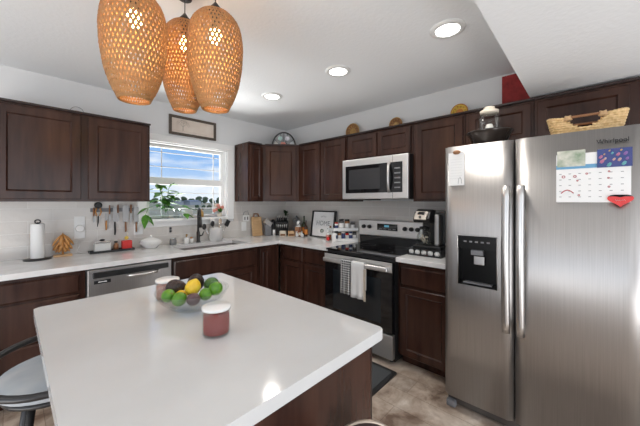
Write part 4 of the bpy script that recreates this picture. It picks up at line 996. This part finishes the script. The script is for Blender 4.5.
bottle('extract_bottle', 'slim clear bottle with red label next to the rack', -.335, -1.145, .018, .11, M['glass'], .3, lab=M['red'])
# two-tier spice rack
RC, RA = (-.140, -1.235), R(-38)
t = thing('spice_rack', 'white two-tier rack beside the range full of jars', 'rack', (RC[0], RC[1], CZ), RA)
b = MB(); b.box(-.14, .14, -.07, .06, 0, .010).box(-.14, .14, -.07, .06, .125, .135); b.box(-.14, .14, -.074, -.0705, .0, .035); b.box(-.14, .14, -.074, -.0705, .125, .158)
b.build('shelves', M['white'], t)
for sx in (-.1435, .1435):
    b = MB(); b.box(sx-.003, sx+.003, -.074, .06, 0, .035); b.box(sx-.003, sx+.003, -.074, .06, .125, .158); b.box(sx-.003, sx+.003, -.074, -.062, .035, .125); b.box(sx-.003, sx+.003, .048, .06, .035, .125); b.build('side', M['white'], t)
def jar(label, lx, ly, z, r, h, bm, cm):
    t = thing('spice_jar', label, 'jar', (RC[0]+lx*math.cos(RA)-ly*math.sin(RA), RC[1]+lx*math.sin(RA)+ly*math.cos(RA), CZ+z), RA, 'jars on the spice rack')
    MB().lathe([(0, 0), (r, 0), (r, h*.8), (r*.85, h*.84), (0, h*.84)], (0,0,0), 16).build('jar', bm, t)
    MB().lathe([(0, h*.845), (r*.95, h*.845), (r*.95, h), (0, h)], (0,0,0), 16).build('cap', cm, t)
    if r > .017: MB().lathe([(r*1.01, h*.2), (r*1.015, h*.22), (r*1.015, h*.6), (r*1.01, h*.62)], (0,0,0), 16, False, False).build('paper_label', M['ceramic'] if bm in (M['brownwood'], M['greyj'], M['red']) else M['navy'], t)
M['greyj'] = mat('smoky_jar', (.12, .11, .11), .2); M['navy'] = mat('navy_label', (.03, .05, .16), .4)
for i, (bm, cm, lab) in enumerate(((M['ceramic'], M['black'], 'white jar with black cap at left end of lower rack shelf'), (M['brownwood'], M['black'], 'dark brown jar second from left on the lower shelf'), (M['navy'], M['ceramic'], 'navy jar with white cap in the lower shelf middle'),
        (M['red'], M['black'], 'red jar with black cap on the lower rack shelf'), (M['ceramic'], M['navy'], 'white jar with navy cap on the lower rack shelf'), (M['greyj'], M['black'], 'smoky jar at the right end of the lower shelf'))):
    jar(lab, -.115+i*.045, -.042, .0105, .020, .100, bm, cm)
for lx, h, r_, bm, cm, lab in ((-.105, .085, .022, M['ceramic'], M['red'], 'white jar with red cap on the upper rack shelf left'), (-.045, .125, .030, M['greyj'], M['black'], 'big smoky jar with black cap on upper rack shelf'),
        (.022, .120, .030, M['brownwood'], M['black'], 'big brown jar with black cap on upper rack shelf'), (.090, .095, .027, M['greyj'], M['grey'], 'smoky grey-capped jar at right end of upper shelf')):
    jar(lab, lx, -.034, .1355, r_, h, bm, cm)
tag(MB().box(-.022, .022, -.016, .016, 0, .105, .003).build('spice_carton', M['ceramic']), 'small white carton standing in front of the rack left', 'box', (-.325, -1.225, CZ), RA)

# ================================================================== coffee maker
t = thing('pod_drawer', 'black wire drawer of white coffee pods under the coffee maker', 'drawer', (-.30, -2.335, CZ), RW)
MB().box(-.145, .145, -.16, .16, .052, .06, .003).build('top', M['black'], t)
b = MB(); b.box(-.145, .145, -.16, .16, 0, .006); b.box(-.145, -.139, -.16, .16, .006, .052); b.box(.139, .145, -.16, .16, .006, .052); b.box(-.139, .139, .154, .16, .006, .052); b.box(-.139, .139, -.16, -.157, .006, .014); b.build('frame', M['black'], t)
for i in range(5):
    for j in range(1):
        b = MB(); b.M = Matrix.Translation((-.112+i*.056, -.135, .031)) @ Matrix.Rotation(PI/2, 4, 'X'); b.lathe([(0, 0), (.017, 0), (.022, .018), (.023, .02), (0, .02)], (0,0,0), 16)
        b.build('coffee_pod', M['ceramic'], t)
t = thing('coffee_maker', 'black and silver drip coffee maker beside the refrigerator', 'coffee maker', (-.30, -2.335, CZ+.0605), RW)
HB = .325
b = MB(); b.box(-.11, .13, -.13, .15, 0, .028, .008); b.build('base', M['black'], t)
b = MB(); b.box(.0, .13, -.02, .15, .028, HB, .012); b.build('water_tank', M['black'], t)
b = MB(); b.box(.065, .105, -.10, -.02, .028, HB-.03, .010); b.build('side_column', M['steel'], t)
b = MB(); b.box(-.10, .0, .05, .15, .028, HB-.02, .012); b.build('rear_tower', M['black'], t)
# head with a sloping silver face
b = MB(); b.M = Matrix.Rotation(PI/2, 4, 'Z')
b.prism([(-.14, .225), (.05, .215), (.05, HB), (-.06, HB+.012), (-.12, HB-.01), (-.155, .26)], -.045, .10, .008); b.build('brew_head', M['black'], t)
b = MB(); b.M = Matrix.Translation((-.03, -.145, .285)) @ Matrix.Rotation(R(-35), 4, 'X'); b.box(-.055, .055, -.006, .006, -.045, .045, .012); fc = b.build('silver_face', mat('brushed_face', (.36, .33, .30), .45, metal=.7), t)
b = MB(); b.M = Matrix.Translation((-.03, -.145, .285)) @ Matrix.Rotation(R(-35), 4, 'X'); b.box(-.03, .03, -.009, -.0065, .005, .034, .002); b.build('screen', M['blackglass'], fc)
b = MB(); b.M = Matrix.Translation((-.03, -.145, .285)) @ Matrix.Rotation(R(-35), 4, 'X'); b.cyl((0, -.0125, -.02), (0, -.0065, -.02), .012, 16); b.build('button', M['black'], fc)
ca = MB().lathe([(0, 0), (.05, 0), (.062, .02), (.066, .06), (.055, .10), (.042, .125), (.046, .135), (.043, .135), (.039, .125), (.052, .10), (.062, .06), (.058, .022), (0, .004)], (-.035, -.06, .029), 30).build('carafe', M['glass'], t)
MB().lathe([(0, .1355), (.045, .1355), (.04, .155), (0, .16)], (-.035, -.06, .029), 24).build('carafe_lid', M['black'], ca)
MB().tube([(.005, -.09, .15), (.04, -.12, .14), (.04, -.12, .07), (.01, -.10, .055)], .008, 8).build('carafe_handle', M['black'], ca)
b = MB(); random.seed(4)
for i in range(22):
    a = random.uniform(0, 2*PI); r_ = random.uniform(.0, .042); b.ball((-.035+r_*math.cos(a), -.06+r_*math.sin(a), .048+.012*(i//4)), .0085, 8, 6)
b.build('carafe_contents', M['cream'], ca)
t = thing('sugar_cup', 'small white cup squeezed between coffee maker and refrigerator', 'cup', (-.50, -2.575, CZ))
MB().lathe([(0, 0), (.022, 0), (.03, .06), (.027, .06), (.02, .006), (0, .006)], (0,0,0), 20).build('cup', M['ceramic'], t)
MB().ball((0, 0, .05), (.022, .022, .022), 12, 8).build('filling', M['pink'], t)

# ================================================================== on top of cabinets and refrigerator
TOPZ = UZ1+.0035
def rosette(label, y, r, m1, m2, x=-.055):
    # round plate leaning back with its lower edge on the cabinet top; only its upper part clears the front edge
    t = thing('decorative_plate', label, 'plate', (x, y, TOPZ), RW)
    Mx = Matrix.Translation((0, 0, r)) @ Matrix.Rotation(PI/2-.0, 4, 'X')
    b = MB(); b.M = Mx; b.lathe([(0, 0), (r*.6, .002), (r, .016), (r, .020), (r*.6, .008), (0, .006)], (0,0,0), 32); b.build('plate', m1, t)
    for i, rr_ in enumerate((.82, .5)):
        b = MB(); b.M = Mx; b.tube([(r*rr_*math.cos(2*PI*k/30), r*rr_*math.sin(2*PI*k/30), .006+.014*(rr_ > .7)) for k in range(30)], .006, 6, closed=True); b.build('ring', m2, t)
    b = MB(); b.M = Mx
    for k in range(12): a = 2*PI*k/12; b.ball((r*.66*math.cos(a), r*.66*math.sin(a), .011), (.011, .011, .006), 8, 6)
    b.build('beads', m2, t)
rosette('ochre round plate on cabinet top left of the microwave', -1.30, .098, M['gold'], M['brownwood'])
rosette('ochre round plate on cabinet top above the microwave', -1.865, .078, M['gold'], M['brownwood'])
rosette('orange and yellow round plate on the tall cabinet top', -2.50, .076, M['orange'], M['yellow'])
t = thing('arch_ornament', 'black wrought arch with glass discs and pink flower over corner cabinet', 'ornament', (-.30, -.31, TOPZ), math.atan2(-.31, .335))
b = MB(); Ra = .16
b.tube([(Ra*math.cos(PI*i/24), 0, .004+Ra*1.28*math.sin(PI*i/24)) for i in range(25)], .010, 8)
b.tube([(Ra*.42*math.cos(PI*i/14), 0, .004+Ra*.42*math.sin(PI*i/14)) for i in range(15)], .005, 6)
for a in (PI*.2, PI*.4, PI*.5, PI*.6, PI*.8): b.tube([(Ra*.42*math.cos(a), 0, Ra*.42*math.sin(a)), (Ra*.98*math.cos(a), 0, Ra*1.24*math.sin(a))], .004, 6)
b.box(-Ra, Ra, -.008, .008, 0, .008); b.build('arch', M['blackmetal'], t)
for i, (a, c_) in enumerate(((PI*.12, (.7, .72, .74)), (PI*.36, (.75, .72, .78)), (PI*.64, (.45, .62, .58)), (PI*.88, (.74, .72, .66)))):
    b = MB(); b.tube([(Ra*.70*math.cos(a), .003, .004+Ra*.86*math.sin(a)), (Ra*.70*math.cos(a), -.003, .004+Ra*.86*math.sin(a))], .031, 20); b.build('disc', mat('disc_tint', c_, .3), t)
b = MB()
for k in range(6): a = 2*PI*k/6; b.ball((.025*math.cos(a)-.01, -.016, .04+.022*math.sin(a)), (.019, .009, .018), 12, 8)
b.ball((-.01, -.026, .04), .011, 10, 8); b.build('flower', M['pink'], t)
for s_ in (-1, 1): MB().box(s_*.10-.012, s_*.10+.012, -.035, .035, 0, .006).build('foot', M['blackmetal'], t)
# small wire handle thing on left cabinet
t = thing('wire_basket', 'pale wire basket handle showing above the left wall cabinet', 'basket', (-2.465, -.20, TOPZ))
MB().tube([(.045*math.cos(PI*i/12), 0, .02+.045*math.sin(PI*i/12)) for i in range(13)], .002, 6).build('handle', M['grey'], t)
b = MB()
for z, r_ in ((.003, .035), (.02, .045)): b.tube([(r_*math.cos(2*PI*k/24), r_*math.sin(2*PI*k/24), z) for k in range(24)], .002, 6, closed=True)
for k in range(10): a = 2*PI*k/10; b.cyl((.035*math.cos(a), .035*math.sin(a), .003), (.045*math.cos(a), .045*math.sin(a), .02), .0015, 5)
b.build('wire_body', M['grey'], t)
# red board leaning against the wall
tag(MB().box(-.21, 0, -.028, -.004, 0, .315, .002).build('red_canvas', mat('red_canvas', (.20, .012, .012), .7, noise=((18,18,18), 5, (.40, .03, .03)))), 'dark red canvas on the cabinet top against the soffit', 'canvas', (0, -2.81-.21, TOPZ), RW+0)
bpy.data.objects['red_canvas'].location = (0, -2.815-.005, TOPZ)
me = bpy.data.objects['red_canvas'].data
for v in me.vertices: v.co.x += .215
FT = 1.7265
t = thing('black_pan', 'round fluted black pan on the refrigerator top', 'pan', (-.625, -2.865, FT))
MB().lathe([(0, 0), (.08, 0), (.088, .012), (.125, .10), (.142, .118), (.142, .124), (.12, .108), (.08, .010), (0, .008)], (0,0,0), 40).build('pan', mat('dark_enamel', (.03, .022, .018), .12), t)
t = thing('glass_canister', 'glass canister with cream lid standing in the black pan', 'canister', (-.625, -2.865, FT+.0085))
MB().lathe([(0, 0), (.062, 0), (.066, .01), (.066, .215), (.052, .24), (.048, .24), (.060, .21), (.060, .012), (0, .006)], (0,0,0), 32).build('canister', M['glass'], t)
MB().lathe([(0, .2405), (.055, .2405), (.056, .262), (.035, .268), (.033, .285), (0, .288)], (0,0,0), 28).build('lid', M['cream'], t)
MB().lathe([(0, .007), (.04, .007), (.034, .12), (.018, .17), (0, .17)], (0,0,0), 20).build('contents', M['ceramic'], t)
# straw basket
t = thing('straw_basket', 'shallow woven straw basket with handles on the refrigerator top', 'basket', (-.615, -3.345, FT), RW)
BA, BB_ = .135, .095
def ring_at(a, u):   # a angle, u 0..1 height
    g = 1+.22*u; return Vector((BA*g*math.cos(a), BB_*g*math.sin(a), .0105+.115*u+.016*u*math.cos(2*a)))
b = MB()
rowsn, segn = 10, 46
for j in range(rowsn):
    u = j/(rowsn-1)
    def skip(a): return u > .45 and abs(((a+PI/2) % (2*PI)+PI) % (2*PI)-PI) < .46*math.sqrt(max(0, (u-.45)/.55))
    run = []
    for k in range(segn*2+1):
        a = 2*PI*k/(segn*2); p = ring_at(a, u)
        if skip(a) or skip(-a):
            if len(run) > 2: b.tube(run, [.0078+.0022*((q+j) % 2) for q in range(len(run))], 6)
            run = []
        else: run.append(p)
    if len(run) > 2: b.tube(run, [.0078+.0022*((q+j) % 2) for q in range(len(run))], 6)
b.lathe([(0, .002), (1, .002), (1, .008), (0, .008)], (0,0,0), 40, sx=BA*.98, sy=BB_*.98)
b.build('woven_body', mat('straw', (.60, .38, .16), .7, noise=((60,60,60), 3, (.86, .63, .34))), t)
for s_ in (-1, 1):
    b = MB(); yy = s_*BB_*1.2
    b.tube([(-.080, yy*.95, .108), (-.066, yy, .120), (.066, yy, .120), (.080, yy*.95, .108)], .007, 8); h = b.build('handle', M['brownwood'], t)
    for q in (-.07, .07):
        b = MB(); b.tube([(q-.008, yy, .104), (q-.003, yy, .128), (q+.004, yy, .128), (q+.009, yy, .104)], .011, 8); b.build('wrap', M['lightwood'], h)

# ================================================================== outside
struct(MB().box(-160, 260, .16, 420, -.45, -.35).build('ground', mat('dry_grass', (.26, .24, .14), .95, noise=((.15,.15,.15), 6, (.40, .35, .22)))))
def far(u, d, z=-.35):    # compass direction and distance from the house corner of the plot
    s_ = (u-320)/288.63; return (-2.8475+d*(math.sin(.82)+s_*math.cos(.82)), -3.3626+d*(math.cos(.82)-s_*math.sin(.82)), z)
random.seed(21)
tm = mat('far_foliage', (.045, .07, .035), .9, noise=((.8,.8,.8), 4, (.10, .14, .07)))
bark = mat('far_bark', (.09, .06, .04), .9)
kinds = ['rounded dark green tree', 'tall narrow dark tree', 'low spreading dark tree']
spots = [(154, 'leftmost seen through the window'), (163, 'behind the pothos leaves'), (170, 'left of the centre of the view'), (177, 'just right of the pothos'), (184, 'in the middle of the view'), (191, 'above the grey shed'), (198, 'behind the faucet line'), (205, 'right of the grey shed'), (212, 'at the right muntin'), (220, 'rightmost seen through the window')]
for i, (u, lab) in enumerate(spots):
    d = 190+15*(i % 3); k = i % 3; hgt = (4.6, 5.2, 3.6)[k]+random.uniform(-.4, .4)
    t = thing('distant_tree', kinds[k]+' on the horizon, '+lab, 'tree', far(u, d)); 
    MB().cyl((0, 0, 0), (0, 0, hgt*.5), .22, 8).build('trunk', bark, t)
    b = MB()
    for q in range(9):
        a = random.uniform(0, 2*PI); rr_ = random.uniform(0, (1.4, 1.0, 1.6)[k])
        b.ball((rr_*math.cos(a), rr_*math.sin(a), hgt*random.uniform(.35, .85)), (random.uniform(1.4, 1.9), random.uniform(1.4, 1.9), random.uniform(.9, 1.3)), 10, 7)
    b.build('crown', tm, t)
for i, (u, d, w_, lab) in enumerate(((192, 150, 12, 'long low grey shed across the field'), (176, 140, 7, 'small pale barn left across the field'))):
    t = thing('distant_shed', lab, 'building', far(u, d), .7)
    MB().box(-w_/2, w_/2, -2, 2, 0, 1.7).build('walls', mat('shed_grey', (.36, .38, .40), .8), t)
    b = MB(); b.M = Matrix.Rotation(PI/2, 4, 'Z'); b.prism([(-2.2, 1.7), (2.2, 1.7), (0, 2.5)], -w_/2-.2, w_/2+.2); b.build('roof', mat('shed_roof', (.22, .24, .26), .7), t)
for i, (u, lab) in enumerate(((197, 'dark bush left in the hedge at field edge'), (203, 'dark bush in the middle of the field hedge'), (209, 'dark bush right of centre in field hedge'), (215, 'dark bush at the right end of field hedge'))):
    b = MB()
    for q in range(8): b.ball((random.uniform(-.3, .3), random.uniform(-.3, .3), random.uniform(.2, .9)), random.uniform(.2, .3), 10, 7)
    o = b.build('field_bush', tm); tag(o, lab, 'bush', far(u, 62))

# repeats of a kind that carry no group yet
GN = {'upper_cabinet': 'dark brown wall cabinets', 'base_cabinet': 'dark brown base cabinets', 'worktop': 'stone worktops', 'ceiling_light': 'recessed ceiling lights', 'avocado': 'avocados in the glass bowl', 'lime': 'limes in the glass bowl',
      'lemon': 'lemons in the glass bowl', 'kitchen_knife': 'knives on the magnetic strip', 'decorative_plate': 'round plates on the cabinet tops', 'wooden_crate': 'little crates in the corner', 'rabbit_figurine': 'white ceramic rabbits',
      'dish_towel': 'towels on the oven handle', 'distant_tree': 'trees on the horizon', 'field_bush': 'bushes at the field edge', 'wall_outlet': 'outlets on the backsplash', 'candle_jar': 'candle jars on the island', 'bar_stool': 'bar stools around the island', 'distant_shed': 'sheds across the field'}
for o in bpy.data.objects:
    k = o.name.split('.')[0]
    if o.parent is None and k in GN and 'group' not in o: o['group'] = GN[k]
